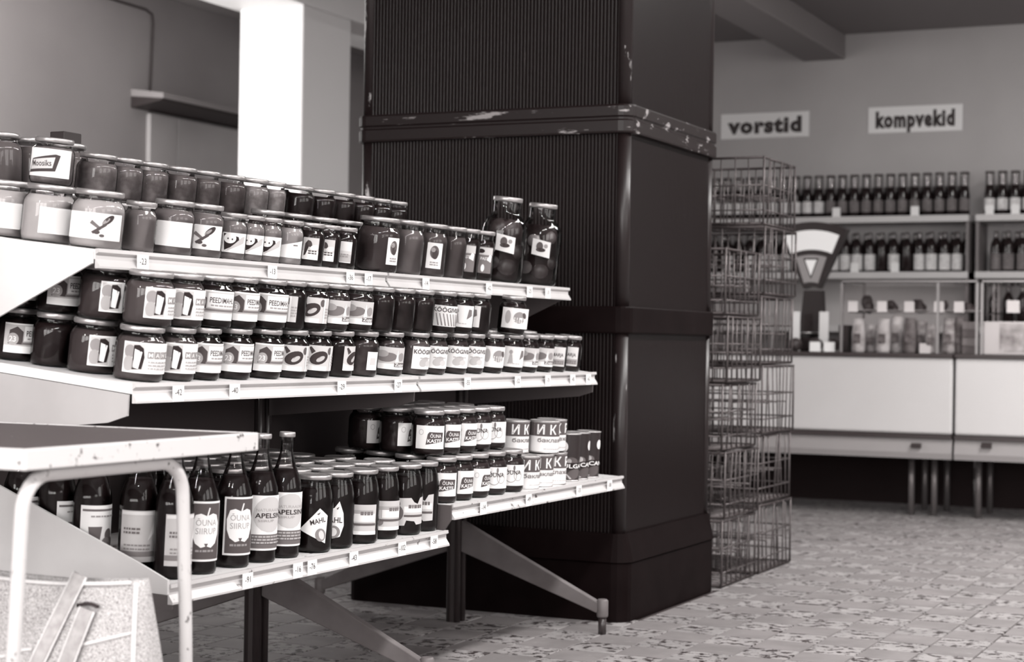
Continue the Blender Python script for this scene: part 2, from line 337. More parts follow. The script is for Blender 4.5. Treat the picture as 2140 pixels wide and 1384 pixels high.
for i in range(0, 68):
    for j in range(-41, 66):
        x, y = TX0 + i * TS, TY0 + j * TS
        c = Vector((x + TS / 2, y + TS / 2, 0))
        if PX0 < c.x < PX1 and PY0 < c.y < PY1: continue
        u, v, z = proj(c); seen = z > 1 and -30 < u < 2170 and v < 1400
        if seen:   # hidden behind the pillar?
            for k in range(1, 40):
                p = CC + (c - CC) * (k / 40.)
                if PX0 < p.x < PX1 and PY0 < p.y < PY1: seen = False; break
            if u < 380 and v > 1180: seen = False
            if u > 1660 and v < 1060: seen = False
        cand.append((z if seen else 99, x, y, (i + j) % 2))
cand.sort()
rest = MB()
for n, (z, x, y, k) in enumerate(cand):
    if n < 300 and z < 90:
        o = obj('tile', tmesh[k], fl); o.location = (x, y, 0)
    else:
        rest.add([(a + x, b + y, c) for a, b, c in tme[k].v], tme[k].f, k)
stuff(obj('tile_field', rest.mesh('tile_field', [m_tile_a, m_tile_b], False), fl))
struct(MB().box((-6.4, WALL_Y, -.05), (3.8, WALL_Y + .1, CEIL + .1)).build('wall_back', m_wall))
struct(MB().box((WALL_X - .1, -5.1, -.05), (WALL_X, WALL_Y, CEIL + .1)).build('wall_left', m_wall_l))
struct(MB().box((-6.4, -5.1, CEIL), (3.9, WALL_Y + .1, CEIL + .1)).build('ceiling', m_ceil))
struct(MB().box((3.8, -5.1, -.05), (3.9, WALL_Y + .1, CEIL + .1)).build('wall_right', m_wall))
struct(MB().box((-6.4, -5.1, -.05), (3.9, -5.0, CEIL + .1)).build('wall_front', m_wall))
# ceiling beams running along the room
bevel(struct(MB().box((-3.14, 4.5, 2.655), (-2.87, WALL_Y, CEIL)).build('trim_1', mat('beam_paint', 150, .85, spec=.15))), .008)
bevel(struct(MB().box((-5.46, 2.0, 2.62), (-5.0, WALL_Y, CEIL)).build('trim_2', m_white)), .008)
# white square pillar
bevel(struct(MB().box((-5.40, 8.04, 0), (-5.0, 8.54, 2.62)).build('pillar_1', m_white)), .012)

# ------------------------------------------------------------------ dark reeded pillar
m_wood = chipped('dark_stained_wood', 18, 84, .74, 60, .32, (1, 1, .08), spec=.24)
m_woodp = mat('dark_stained_plain', 15, .6, var=4, scale=9, spec=.08)
m_band = chipped('worn_band_wood', 26, 150, .585, 5, .4, (1, 3, 7), spec=.3)
m_edge = chipped('chipped_corner_edge', 30, 190, .64, 26, .4, (1, 1, .25))
pil = struct(obj('pillar_2', None)); pil.location = (0, 0, 0)
MB().box((PX0 + .012, PY0 + .012, 0), (PX1 - .012, PY1 - .012, CEIL)).build('core', m_woodp, pil)
def reeds(z0, z1):
    """half-round reeds over the four faces"""
    b = MB(); p = .0118; h = .0042
    for ax, a0, a1, base, sg in (('x', PX0 + .035, PX1 - .035, PY0 + .012, -1), ('x', PX0 + .035, PX1 - .035, PY1 - .012, 1), ('y', PY0 + .035, PY1 - .035, PX1 - .012, 1), ('y', PY0 + .035, PY1 - .035, PX0 + .012, -1)):
        n = int((a1 - a0) / p); st = (a1 - a0) / n; vs = []
        for i in range(n):
            for f_, hh in ((0, 0), (.14, .62), (.36, .95), (.64, .95), (.86, .62)):
                vs.append((a0 + (i + f_) * st, base + sg * hh * h))
        vs.append((a1, base)); k = len(vs)
        pts = [((q[0], q[1]) if ax == 'x' else (q[1], q[0])) for q in vs]
        b.add([(x, y, z0) for x, y in pts] + [(x, y, z1) for x, y in pts], [(i, i + 1, k + i + 1, k + i) for i in range(k - 1)], 0, False)
    return stuff(b.build('reeding', m_wood, pil))
for z0, z1 in ((.271, .888), (.972, 1.5075), (1.596, CEIL)):
    reeds(z0, z1)
    for cx in (PX0 + .0235, PX1 - .0235):
        for cy in (PY0 + .0235, PY1 - .0235):
            MB().lathe([(.0225, z0), (.0225, z1)], 16, c=(cx, cy, 0)).build('corner_bead', m_edge, pil)
def ring(z0, z1, out, name, mt, prof=None):
    """moulding round the pillar from a profile (outward, height)"""
    prof = prof or [(0, z0), (out, z0), (out, z1), (0, z1)]
    rad = .03; loops = []
    for o_, z in prof:
        pts = []
        for (cx, cy, a) in ((PX1 - rad, PY0 + rad, -90), (PX1 - rad, PY1 - rad, 0), (PX0 + rad, PY1 - rad, 90), (PX0 + rad, PY0 + rad, 180)):
            for k in range(5):
                t = math.radians(a + 22.5 * k); pts.append((cx + (rad + o_) * math.cos(t), cy + (rad + o_) * math.sin(t), z))
        loops.append(pts)
    b = MB(); n = len(loops[0]); vs = sum(loops, []); fs = []
    for k in range(len(loops) - 1):
        for i in range(n): fs.append((k * n + i, k * n + (i + 1) % n, (k + 1) * n + (i + 1) % n, (k + 1) * n + i))
    b.add(vs, fs); return b.build(name, mt, pil)
ring(0, 0, 0, 'band', m_band, [(-.015, 1.5075), (.012, 1.5075), (.014, 1.513), (.014, 1.545), (.009, 1.550), (.009, 1.556), (.014, 1.561), (.014, 1.590), (.011, 1.596), (-.015, 1.596)])
ring(0, 0, 0, 'band', m_woodp, [(-.015, .888), (.008, .888), (.011, .893), (.011, .967), (.008, .972), (-.015, .972)])
ring(0, 0, 0, 'skirting', m_woodp, [(-.015, .271), (.004, .271), (.02, .20), (.024, .184), (-.015, .184)])
ring(0, 0, 0, 'plinth', m_woodp, [(-.015, 0), (.018, 0), (.018, .178), (.014, .184), (-.015, .184)])

# ------------------------------------------------------------------ left wall: cable, ledge and pale panel
m_cable = mat('dark_cable', 60, .6)
pts = [on(175, -22, x=WALL_X + .012), on(250, 3, x=WALL_X + .012), on(305, 20, x=WALL_X + .012), on(318, 30, x=WALL_X + .012), on(320, 48, x=WALL_X + .012), on(313, 200, x=WALL_X + .012), on(314, 260, x=WALL_X + .012), on(319, 372, x=WALL_X + .012), on(321, 470, x=WALL_X + .012)]
tag(MB().tube(pts, .007, 6).build('wall_cable', m_cable), 'thin dark cable running down the left wall beside the ledge', 'cable')
a = on(335, 205, x=WALL_X + .2); e = on(560, 250, x=WALL_X + .2)
lg = thing('wall_ledge', 'dark projecting ledge high on the left wall, above the pale panel', 'ledge', (WALL_X, a.y, a.z))
MB().prism([(0, .02), (.22, .0), (.22, .03), (0, .06)], 'y', 0, e.y - a.y).build('ledge_top', mat('ledge_paint', 150, .6), lg)
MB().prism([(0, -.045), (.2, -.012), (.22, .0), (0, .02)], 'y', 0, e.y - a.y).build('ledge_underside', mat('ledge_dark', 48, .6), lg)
pn = thing('wall_panel', 'pale boarded panel standing against the left wall under the ledge', 'panel', (WALL_X, on(345, 210, x=WALL_X).y, 0))
y0 = on(305, 300, x=WALL_X).y - pn.location.y; ys = on(362, 300, x=WALL_X).y - pn.location.y
mp_ = mat('pale_board', 186, .6, var=8, scale=2, spec=.2)
bevel(MB().box((0, y0, 0), (.03, ys - .004, a.z - .06)).build('board', mp_, pn), .003)
bevel(MB().box((0, ys + .004, 0), (.03, 1.6, a.z - .06)).build('board', mp_, pn), .003)

# ------------------------------------------------------------------ shelving gondola
Y0, UL = 2.68, 1.107
XT, XM, XB = -2.112, -2.0225, -1.936
ZT, ZM, ZBL, ZBR = 1.019, .770, .407, .466
XP = -2.466
TILT = {'T': math.radians(6.3), 'M': math.radians(6.3), 'B': math.radians(2.4), 'R': math.radians(2.4)}
FRONT = {'T': (XT, ZT), 'M': (XM, ZM), 'B': (XB, ZBL), 'R': (XB, ZBR)}
m_enamel = mat('white_enamel', 232, .38, var=6, scale=5, spec=.45)
m_enamel_b = chipped('chipped_enamel', 222, 80, .63, 50, .42, (1, .6, 1))
m_rail = mat('rail_enamel', 198, .35, var=8, scale=6, spec=.45); m_rail_b = chipped('chipped_rail', 198, 80, .62, 50, .42, (1, .6, 1))
m_end = mat('end_plate_enamel', 218, .5, var=10, scale=4, spec=.35)
m_post = mat('post_steel', 52, .35, spec=.6, coat=.3)
m_leg = mat('leg_paint', 112, .5, var=10, scale=12)
m_under = mat('bracket_paint', 90, .6)
m_back = mat('back_panel_hardboard', 74, .8, spec=.2)
gon = thing('shelving_gondola', 'long white enamelled shop shelving rack on dark posts, crowded with jars', 'shelf', (0, 0, 0))
def shelf(key, y0, y1, sgn=1):
    xf, zf = FRONT[key]; t = math.tan(TILT[key]); xb = XP + .03
    worn = key in 'BR'
    f_ = lambda p: p if sgn > 0 else (2 * XP - p)
    b = MB().prism([(f_(xb), zf + (xf - xb) * t), (f_(xf), zf), (f_(xf), zf - .018), (f_(xb), zf + (xf - xb) * t - .018)], 'y', y0, y1)
    sh = b.build('shelf_board', m_enamel_b if worn else m_enamel, gon)
    rl = MB().prism([(f_(xf), zf + .002), (f_(xf + .007), zf + .002), (f_(xf + .008), zf - .005), (f_(xf + .0015), zf - .009), (f_(xf + .002), zf - .018), (f_(xf + .011), zf - .031), (f_(xf + .011), zf - .035), (f_(xf), zf - .035)], 'y', y0, y1)
    rl.build('price_rail', m_rail_b if worn else m_rail, sh)
    return sh
for key, y0, y1 in (('T', Y0, Y0 + UL - .004), ('T', Y0 + UL + .006, Y0 + 2 * UL + .008), ('M', Y0, Y0 + UL - .004), ('M', Y0 + UL + .006, Y0 + 2 * UL + .008), ('B', Y0, Y0 + UL - .004), ('R', Y0 + UL + .02, Y0 + 2 * UL + .02)):
    shelf(key, y0, y1)
shelf('T', Y0, Y0 + 2 * UL, -1); shelf('M', Y0, Y0 + 2 * UL, -1); shelf('B', Y0, Y0 + 2 * UL, -1)  # rear bottom board is unseen, added to shade the floor under the rack
def plate(poly, y, mt, th=.005, name='bracket', sgn=1):
    p = poly if sgn > 0 else [(2 * XP - a, b) for a, b in poly]
    return MB().prism(p, 'y', y, y + th).build(name, mt, gon)
def brackets(y, mt, keys=('T', 'M'), dy=0, sgn=1):
    for key in keys:
        xf, zf = FRONT[key]; t = math.tan(TILT[key])
        if key == 'T': poly = [(xf - .002, zf - .004), (xf - .002, zf - .026), (XP + .03, zf - .175), (XP + .03, zf + .04)]
        else: poly = [(xf - .004, zf - .019), (xf - .006, zf - .058), (xf - .05, zf - .072), (XP + .03, zf - .105), (XP + .03, zf - .019 + (xf - XP - .03) * t)]
        plate(poly, y, mt, sgn=sgn)
brackets(Y0 - .006, m_end, ('T',)); brackets(Y0 - .006, mat('grey_end_bracket', 176, .5, var=14, scale=3), ('M',)); brackets(Y0 + UL - .003, m_under); brackets(Y0 + 2 * UL + .009, m_under)
brackets(Y0 - .006, m_end, sgn=-1); brackets(Y0 + 2 * UL + .009, m_under, sgn=-1)
# raised end guard of the lowest shelf and the plate at the step between the two lowest shelves
plate([(XB + .004, ZBL - .016), (XB + .004, ZBL + .010), (XB - .06, ZBL + .037), (XP + .03, ZBL + .206), (XP + .03, ZBL + .008)], Y0 - .007, m_end, .006, 'end_guard')
plate([(XB + .002, ZBL - .045), (XB + .002, ZBL - .019), (XP + .03, ZBL - .019), (XP + .03, ZBL - .10), (XB - .05, ZBL - .05)], Y0 + .01, m_under, .004)
plate([(XB + .005, ZBR - .035), (XB + .005, ZBR + .0), (XP + .03, ZBR + .0), (XP + .03, ZBR - .14), (XB - .03, ZBR - .085)], Y0 + UL + .012, m_under, .006)
plate([(XB - .002, ZBR - .035), (XB - .002, ZBR - .018), (XP + .03, ZBR - .018), (XP + .03, ZBR - .14)], Y0 + 2 * UL + .012, m_under, .005)
for k, y in enumerate((Y0 + .02, Y0 + UL, Y0 + 2 * UL)):
    b = MB()
    b.box((XP - .012, y - .026, 0), (XP + .012, y + .026, 1.10))
    for s_ in (-1, 1): b.tube([(XP + .012, y + s_ * .017, 0), (XP + .012, y + s_ * .017, 1.10)], .011, 10); b.tube([(XP - .012, y + s_ * .017, 0), (XP - .012, y + s_ * .017, 1.10)], .011, 10)
    b.build('upright', m_post, gon)
    for s_ in (1, -1):
        lb = MB().prism([(XP + s_ * .02, .31), (XP + s_ * .02, .215), (XP + s_ * .47, .062), (XP + s_ * .478, .092)], 'y', y - .012, y + .012)
        l_ = lb.build('base_leg', m_leg, gon); bevel(l_, .003)
        fx = XP + s_ * .484
        MB().lathe([(.015, .05), (.017, .055), (.017, .098), (.013, .103)], 16, c=(fx, y, 0)).build('foot_socket', m_leg, l_)
        MB().lathe([(.012, 0), (.012, .05)], 14, c=(fx, y, 0)).build('foot', m_post, l_)
for y0, y1 in ((Y0 + .05, Y0 + UL - .03), (Y0 + UL + .03, Y0 + 2 * UL - .03)):
    MB().box((XP - .004, y0, .40), (XP + .004, y1, 1.04)).build('back_panel', m_back, gon)

# ------------------------------------------------------------------ jars, bottles and cans
m_glass = glass_mat()
m_lid = mat('tin_lid', 176, .34, metal=.7, var=12, scale=60)
m_lidd = mat('dark_tin_lid', 60, .35, metal=.3)
def content_mat(v, var):
    return mat('contents_%d_%d' % (v, var), v - (14 if v < 60 else 8 if v < 100 else 0), .45, var=var, scale=45 if var > 8 else 20, spec=.1)
NSEG = 28
def jar_prof(r, h):
    n = r * .80
    return [(r * .84, 0), (r * .95, .004), (r, .012), (r, h * .66), (r * .985, h * .71), (r * .93, h * .765), (n * 1.03, h * .815), (n, h * .84), (n, h - .012)]
def big_prof(r, h):
    n = r * .60
    return [(r * .80, 0), (r * .94, .008), (r, .022), (r, h * .60), (r * .97, h * .66), (r * .86, h * .73), (n * 1.08, h * .80), (n, h * .83), (n, h - .01)]
def tall_prof(r, h):
    n = r * .78
    return [(r * .86, 0), (r * .97, .005), (r, .013), (r, h * .58), (r * .985, h * .66), (r * .90, h * .80), (n, h * .90), (n, h - .010)]
def bottle_prof(r, h):
    n = .0125
    return [(r * .88, 0), (r * .98, .004), (r, .01), (r, h * .53), (r * .96, h * .58), (r * .78, h * .66), (r * .56, h * .74), (n * 1.15, h * .82), (n, h * .87), (n, h * .965), (n * 1.2, h * .968), (n * 1.2, h - .008)]
TYPES = {  # radius, height, profile, lid radius factor, lid height, fill
    'sq': (.048, .104, jar_prof, .88, .011, .80), 'md': (.0435, .104, jar_prof, .88, .011, .80), 'sm': (.038, .104, jar_prof, .88, .011, .80),
    'wt': (.051, .111, jar_prof, .90, .011, .82), 'wn': (.044, .111, jar_prof, .90, .011, .82), 'ws': (.0335, .100, jar_prof, .90, .010, .82),
    'bk': (.043, .094, jar_prof, .90, .010, .80), 'bn': (.036, .094, jar_prof, .90, .010, .80),
    'bg': (.053, .135, jar_prof, .90, .011, .82), 'bm': (.044, .137, jar_prof, .90, .011, .82), 'bs': (.039, .137, jar_prof, .90, .011, .80),
    'mr': (.044, .118, jar_prof, .90, .011, .80),
    '3l': (.064, .240, big_prof, .64, .013, .74), 'tj': (.044, .163, tall_prof, .82, .010, .84), 'ts': (.039, .163, tall_prof, .82, .010, .84),
    'br': (.042, .110, jar_prof, .88, .011, .80), 'bt': (.036, .257, bottle_prof, .5, .010, .70),
}
def scale_prof(p, d, top):
    out = []
    for i, (r, z) in enumerate(p):
        if z > top:
            r0, z0 = p[i - 1]; t = (top - z0) / (z - z0); out.append((max(.002, r0 + (r - r0) * t - d), top)); break
        out.append((max(.002, r - d), max(z, .003)))
    return out
_mesh = {}
def type_meshes(ty):
    if ty in _mesh: return _mesh[ty]
    r, h, pf, lf, lh, fill = TYPES[ty]; p = pf(r, h)
    g = MB().lathe(p, NSEG, cap=False).mesh('glass', m_glass)
    c = MB().lathe(scale_prof(p, .013 if ty == '3l' else .0022, h * fill), NSEG)
    rl = p[-1][0] + .0035 if pf is not bottle_prof else .0165
    if pf is jar_prof: rl = r * lf
    lid = MB().lathe([(rl * .96, h - lh), (rl, h - lh + .002), (rl, h - .002), (rl * .96, h), (rl * .86, h), (rl * .82, h - .0015)], NSEG)
    _mesh[ty] = (g, c, lid); return _mesh[ty]
_cont = {}
def content_mesh(ty, v, var):
    if (ty, v, var) not in _cont:
        me = type_meshes(ty)[1].mesh('contents', content_mat(v, var)); _cont[(ty, v, var)] = me
    return _cont[(ty, v, var)]
_lidm = {}
def lid_mesh(ty, dark=False):
    if (ty, dark) not in _lidm: _lidm[(ty, dark)] = type_meshes(ty)[2].mesh('lid', m_lidd if dark else m_lid)
    return _lidm[(ty, dark)]
_lab = {}
LABV = {'jar_prof': .16, 'tall_prof': .13, 'bottle_prof': .10, 'big_prof': .36}
def label_meshes(ty, des, peel=0.):
    k = (ty, des, peel)
    if k not in _lab:
        r, h, pf = TYPES[ty][:3]; _lab[k] = bend('label', des, r, h * LABV[pf.__name__], peel=peel)
    return _lab[k]
DDESC = {'tumbler': 'a tumbler-and-fruit label', 'beet': 'a PEEDIMAHL label', 'aubergine': 'an aubergine label', 'garden': 'a garden scene label', 'koogi': 'a KÖÖGIVILI label',
    'stripes': 'a striped label', 'dish': 'a soup dish label', 'figure': 'a faint figure label', 'marje': 'a torn MARJA label', 'sketch': 'a vegetable sketch label', 'plainpaper': 'a blank white label',
    'triangle': 'a dark-triangle label', 'slant': 'a slanting white label', 'tree': 'a dark sprig label', 'faded': 'a faded grey label', 'stamp': 'an upright stamp-like label', 'diagbig': 'a crooked label',
    'tulip': 'a grey PASTA label', 'sauce': 'an ÕUNA KASTE label', 'apple': 'a white ÕUNA label', 'orange': 'an APELSINI label', 'syrup': 'an ÕUNA SIIRUP label',
    'drink': 'a glass-and-fruit label', 'pale': 'a pale grey label', 'diamond': 'a pointed MAHL label', 'diamond2': 'a low-hanging MAHL label', 'berries': 'a berry picture label', 'berrytorn': 'a ragged berry label', 'small': 'a small square label', 'honey': 'a dark script label'}
SDESC = {'sq': 'squat jar', 'md': 'half-litre jar', 'sm': 'narrow jar', 'wt': 'wide jar', 'wn': 'medium jar', 'ws': 'small slim jar', 'bk': 'low jar', 'bn': 'slim low jar',
    'bg': 'tall wide jar', 'bm': 'tall jar', 'bs': 'tall slim jar', 'mr': 'jar', '3l': 'three-litre jar', 'tj': 'litre jar', 'ts': 'narrow litre jar', 'br': 'dark sauce jar', 'bt': 'dark syrup bottle'}
ORD = 'first second third fourth fifth sixth seventh eighth ninth tenth eleventh twelfth thirteenth fourteenth fifteenth sixteenth seventeenth eighteenth nineteenth twentieth'.split()
def cdesc(v, var): return 'mottled ' * (var > 8) + ('pale' if v > 165 else 'grey' if v > 95 else 'dark') + ' contents'
def jar(ty, key, x, y, des=None, v=45, var=3, q=.2, lift=0., where='', dark_lid=False, rot=None, peel=0., lumps=None, nth=None):
    xf, zf = FRONT[key]; t = TILT[key]
    base = Vector((x, y, zf + (xf - x) * math.tan(t))); upv = Vector((math.sin(t), 0, math.cos(t)))
    base += upv * lift
    phi = math.atan2(-y, -x)
    a = rot if rot is not None else phi + math.asin(max(-1, min(1, 2 * q - 1)))
    nm = 'glass_bottle' if ty == 'bt' else 'glass_jar'
    lb = SDESC[ty] + ' with ' + (DDESC[des] if des else cdesc(v, var)) + ', ' + (ORD[nth] + ' along the ' if nth is not None else 'in the ') + where
    o = obj(nm, None); o.empty_display_size = .03
    o.matrix_world = Matrix.Translation(base) @ Matrix.Rotation(t, 4, 'Y') @ Matrix.Rotation(a, 4, 'Z')
    tag(o, lb, 'bottle' if ty == 'bt' else 'jar', ('bottles' if ty == 'bt' else 'jars') + ' in the ' + where)
    obj('glass', type_meshes(ty)[0], o); obj('contents', content_mesh(ty, v, var), o); obj('cap' if ty == 'bt' else 'lid', lid_mesh(ty, dark_lid), o)
    if des:
        pa, pr = label_meshes(ty, des, peel); l_ = obj('label', pa, o)
        if pr: obj('print', pr, l_)
    if lumps:
        for (la, lz, lr, lv) in lumps:
            r = TYPES[ty][0]; an = phi + la - a
            MB().ball(((r - .004 - lr) * math.cos(an), (r - .004 - lr) * math.sin(an), lz), lr, lr, lr, 14).build('pickled_vegetable', mat('pickle_%d' % lv, lv, .4, var=6, scale=30), o)
    return o
def y_right(px, key, x, ty, lift=0.):
    """run position at which the right outline of a vessel in the row at x falls on picture column px"""
    r, h = TYPES[ty][:2]; xf, zf = FRONT[key]; t = TILT[key]; y = 3.4
    c0 = Vector((x, 0, zf + (xf - x) * math.tan(t))) + Vector((math.sin(t), 0, math.cos(t))) * (lift + h * .5)
    def u_of(yy):
        u, v, z = proj((c0.x, yy, c0.z)); return u + r * FPX / z
    for _ in range(20):
        e = px - u_of(y); y += e / ((u_of(y + .01) - u_of(y)) / .01)
    return y
def row(key, x, lift, where, data, ymin=None):
    last = -9; out = []
    for d in data:
        px, ty, v, var, des, q = d[:6]; kw = d[6] if len(d) > 6 else {}
        r = TYPES[ty][0]
        y = max(y_right(px, key, x, ty, lift), last + r + .002, (ymin or -9) + r)
        last = y + r
        jar(ty, key, x, y, des, v, var, q, lift, where, nth=len(out), **kw); out.append((y, ty))
    return out
# -- top shelf, front row
W = "top shelf's front row"
rt = row('T', XT - .055, 0, W, [
    (260, 'wt', 178, 5, 'sketch', .02), (327, 'ws', 128, 6, None, 0), (406, 'wn', 118, 5, 'plainpaper', .12), (467, 'wn', 120, 5, 'sketch', -.25),
    (516, 'ws', 132, 6, 'triangle', .22), (552, 'ws', 140, 6, 'triangle', .24), (589, 'ws', 142, 6, 'triangle', .26), (634, 'ws', 170, 6, 'slant', .08),
    (678, 'ws', 52, 4, 'tree', .06), (712, 'ws', 50, 4, 'tree', .05), (746, 'ws', 48, 4, 'faded', .08),
    (835, 'bg', 72, 5, 'stamp', .72), (885, 'bm', 108, 6, None, 0), (934, 'bm', 96, 5, 'stamp', .42), (974, 'bs', 92, 5, None, 0), (1002, 'bs', 45, 3, 'tulip', .2), (1033, 'bs', 45, 3, 'tulip', .3),
    (1100, '3l', 48, 9, 'diagbig', .34, dict(lumps=[(-.7, .055, .034, 70), (.45, .150, .030, 66), (-.45, .150, .030, 62), (.4, .045, .034, 60), (1.1, .09, .03, 60), (-1.2, .10, .03, 66)])),
    (1172, '3l', 46, 9, 'diagbig', .35, dict(lumps=[(-.35, .130, .022, 165), (-.7, .05, .026, 112), (.75, .142, .022, 90), (.25, .042, .030, 66), (-1.0, .10, .026, 60), (1.1, .07, .026, 60)]))], Y0 + .012)
# -- near end of the top shelf, going back from the corner jar
jar('wt', 'T', XT - .17, Y0 + .066, 'plainpaper', 186, 5, .33, 0, "top shelf's near end", nth=0)
jar('wt', 'T', XT - .273, Y0 + .067, 'plainpaper', 182, 5, .36, 0, "top shelf's near end", nth=1)
# -- top shelf, middle row and the two-high back row
W = "top shelf's middle row"
for y, ty in ((3.50, 'mr'), (3.62, 'mr'), (3.74, 'mr'), (3.86, 'mr'), (4.0, 'bm'), (4.115, 'bm'), (4.24, 'bm')):
    jar(ty, 'T', XT - .165, y, None, 60, 5, .2, .0, W)
W = "top shelf's raised back row"
rb = row('T', XT - .262, .095, W, [
    (245, 'bk', 112, 22, None, 0), (297, 'bk', 104, 22, None, 0), (352, 'bk', 104, 22, None, 0), (412, 'bk', 98, 20, None, 0), (462, 'bk', 98, 20, None, 0), (514, 'bk', 90, 14, None, 0),
    (562, 'bk', 128, 26, None, 0), (598, 'bn', 132, 26, None, 0), (657, 'bk', 44, 3, None, 0), (702, 'bk', 44, 3, None, 0), (743, 'bk', 44, 3, None, 0), (783, 'bk', 44, 3, None, 0), (818, 'bk', 44, 3, None, 0), (852, 'bk', 44, 3, None, 0)])
for n, (y, ty) in enumerate(rb): jar(ty, 'T', XT - .262, y, None, 80, 4, .2, 0, "top shelf's lower back row", nth=n)
# two taller jars on top at the near end
jar('wt', 'T', XT - .262, Y0 + .172, None, 86, 4, .2, 0, "top shelf's back corner, under another jar")
jar('bk', 'T', XT - .262, Y0 + .172, 'honey', 120, 22, .02, .112, "top shelf's back corner, atop another")

# -- middle shelf, lower tier
W = "middle shelf's lower tier"
rm = row('M', XM - .055, 0, W, [
    (342, 'sq', 88, 4, 'tumbler', .19), (411, 'sq', 86, 4, 'tumbler', .30), (464, 'md', 42, 3, 'beet', .26), (528, 'md', 42, 3, 'beet', .26), (591, 'md', 42, 3, 'beet', .32),
    (645, 'md', 48, 3, 'aubergine', .32), (694, 'md', 46, 3, 'aubergine', .35), (741, 'md', 42, 3, 'aubergine', .72), (792, 'md', 74, 16, 'small', .70), (845, 'md', 74, 20, 'garden', .22), (898, 'md', 98, 12, 'koogi', .52),
    (935, 'sm', 70, 10, 'koogi', .3), (979, 'sm', 66, 8, 'koogi', .25), (1014, 'sm', 60, 6, 'koogi', .25), (1054, 'sm', 52, 4, 'dish', .2), (1095, 'sm', 46, 4, 'figure', .3), (1126, 'sm', 48, 4, 'garden', .2), (1158, 'sm', 48, 4, 'garden', .1), (1186, 'sm', 46, 4, 'marje', .1), (1216, 'sm', 46, 4, 'marje', .05)], Y0 + .04)
for k, (xx, v, des, q) in enumerate(((-.167, 70, 'tumbler', .40), (-.262, 42, 'small', .86), (-.355, 40, 'beet', .24))):
    jar('md' if k else 'sq', 'M', XM + xx, Y0 + .092, des, v, 4, q, 0, "middle shelf's end row, lower tier", nth=k)
# -- middle shelf, upper tier
W = "middle shelf's upper tier"
row('M', XM - .055, .1045, W, [
    (350, 'sq', 88, 4, 'tumbler', .42), (418, 'sq', 84, 4, 'tumbler', .36), (489, 'md', 42, 3, 'beet', .06), (533, 'md', 42, 3, 'beet', .26), (601, 'md', 42, 3, 'beet', .12),
    (641, 'sm', 42, 3, 'aubergine', -.35), (685, 'md', 42, 3, 'aubergine', .22), (730, 'md', 62, 12, 'garden', .3), (781, 'md', 56, 8, 'garden', .2),
    (825, 'sm', 50, 9, None, 0), (868, 'sm', 50, 9, None, 0), (908, 'sm', 50, 9, None, 0), (955, 'sm', 52, 4, 'stripes', .2), (991, 'sm', 46, 4, 'figure', .2), (1026, 'sm', 46, 4, 'figure', .0), (1100, 'sm', 46, 4, 'dish', .15, dict(peel=.03))], Y0 + .05)
for k, (xx, v, des, q) in enumerate(((-.155, 66, 'tumbler', .42), (-.262, 42, 'beet', .25), (-.355, 40, 'beet', .5))):
    jar('md' if k else 'sq', 'M', XM + xx, Y0 + .092, des, v, 4, q, .1045, "middle shelf's end row, upper tier", nth=k)
# second row on the middle shelf (behind the first)
for k in range(14):
    jar('md', 'M', XM - .165, Y0 + .30 + k * .135, None, 44, 3, .2, 0, "middle shelf's hidden second row")

# -- lowest shelf, near half: bottles then tall jars
W = "lowest shelf's front row"
row('B', XB - .052, 0, W, [(405, 'bt', 36, 2, 'pale', .3), (458, 'bt', 36, 2, 'syrup', .24), (527, 'bt', 36, 2, 'syrup', .26), (582, 'bt', 38, 2, 'orange', .22), (631, 'bt', 38, 2, 'orange', .14),
    (696, 'tj', 38, 2, 'diamond', .22), (741, 'tj', 38, 2, 'diamond2', .14), (793, 'tj', 38, 2, 'berries', .06), (835, 'ts', 38, 2, 'berries', .12), (884, 'tj', 38, 2, 'berrytorn', .16), (917, 'ts', 38, 2, 'berrytorn', -.2)])
for k, (xx, des, q, yy) in enumerate(((-.128, 'pale', .08, .075), (-.215, 'drink', .22, .047), (-.30, 'drink', .5, .049), (-.385, 'drink', .04, .05))):
    jar('bt', 'B', XB + xx, Y0 + yy, des, 36, 2, q, 0, "lowest shelf's guarded near end", nth=k)
for rr, xx in enumerate((-.145, -.24, -.335, -.43)):
    for k in range(6 if rr else 5):
        yy = Y0 + (.50 if rr else .645) + k * .0945 + (.03 if rr % 2 else 0)
        if yy < Y0 + UL - .05: jar('tj', 'B', XB + xx, yy, None, 38, 2, .2, 0, 'packed back rows of the lowest shelf')

# -- lowest shelf, far half: apple sauce jars, two high, and tins
W = "far lowest shelf's lower tier"
r1 = row('R', XB - .053, 0, W, [(947, 'br', 62, 3, 'sauce', .16), (985, 'br', 62, 3, 'sauce', .30), (1024, 'br', 62, 3, 'sauce', .44), (1059, 'br', 62, 3, 'apple', .30), (1095, 'br', 62, 3, 'apple', .28)], Y0 + UL + .022)
W = "far lowest shelf's upper tier"
r2 = row('R', XB - .093, .1105, W, [(881, 'br', 58, 3, 'sauce', .16), (917, 'br', 60, 3, 'sauce', .22), (958, 'br', 60, 3, 'sauce', .32), (996, 'br', 60, 3, 'apple', .26), (1032, 'br', 60, 3, 'apple', .24)], Y0 + UL + .022)
ys2 = [y for y, t_ in r2]
for y in ys2:
    jar('br', 'R', XB - .140, y, None, 56, 3, .2, 0, "far lowest shelf's second row, lower tier", nth=ys2.index(y))
for k, xx in enumerate((-.228, -.316)):
    for i, y in enumerate(ys2):
        jar('br', 'R', XB + xx, y + .012, None, 54, 3, .2, 0, "far lowest shelf's rear rows, lower tier")
for k, xx in enumerate((-.185, -.272)):
    for i, y in enumerate(ys2):
        jar('br', 'R', XB + xx, y + .006, 'sauce' if i == 0 else None, 54, 3, .55, .1105, "far lowest shelf's upper rear rows")
m_tin = mat('tin_metal', 190, .3, metal=.7)
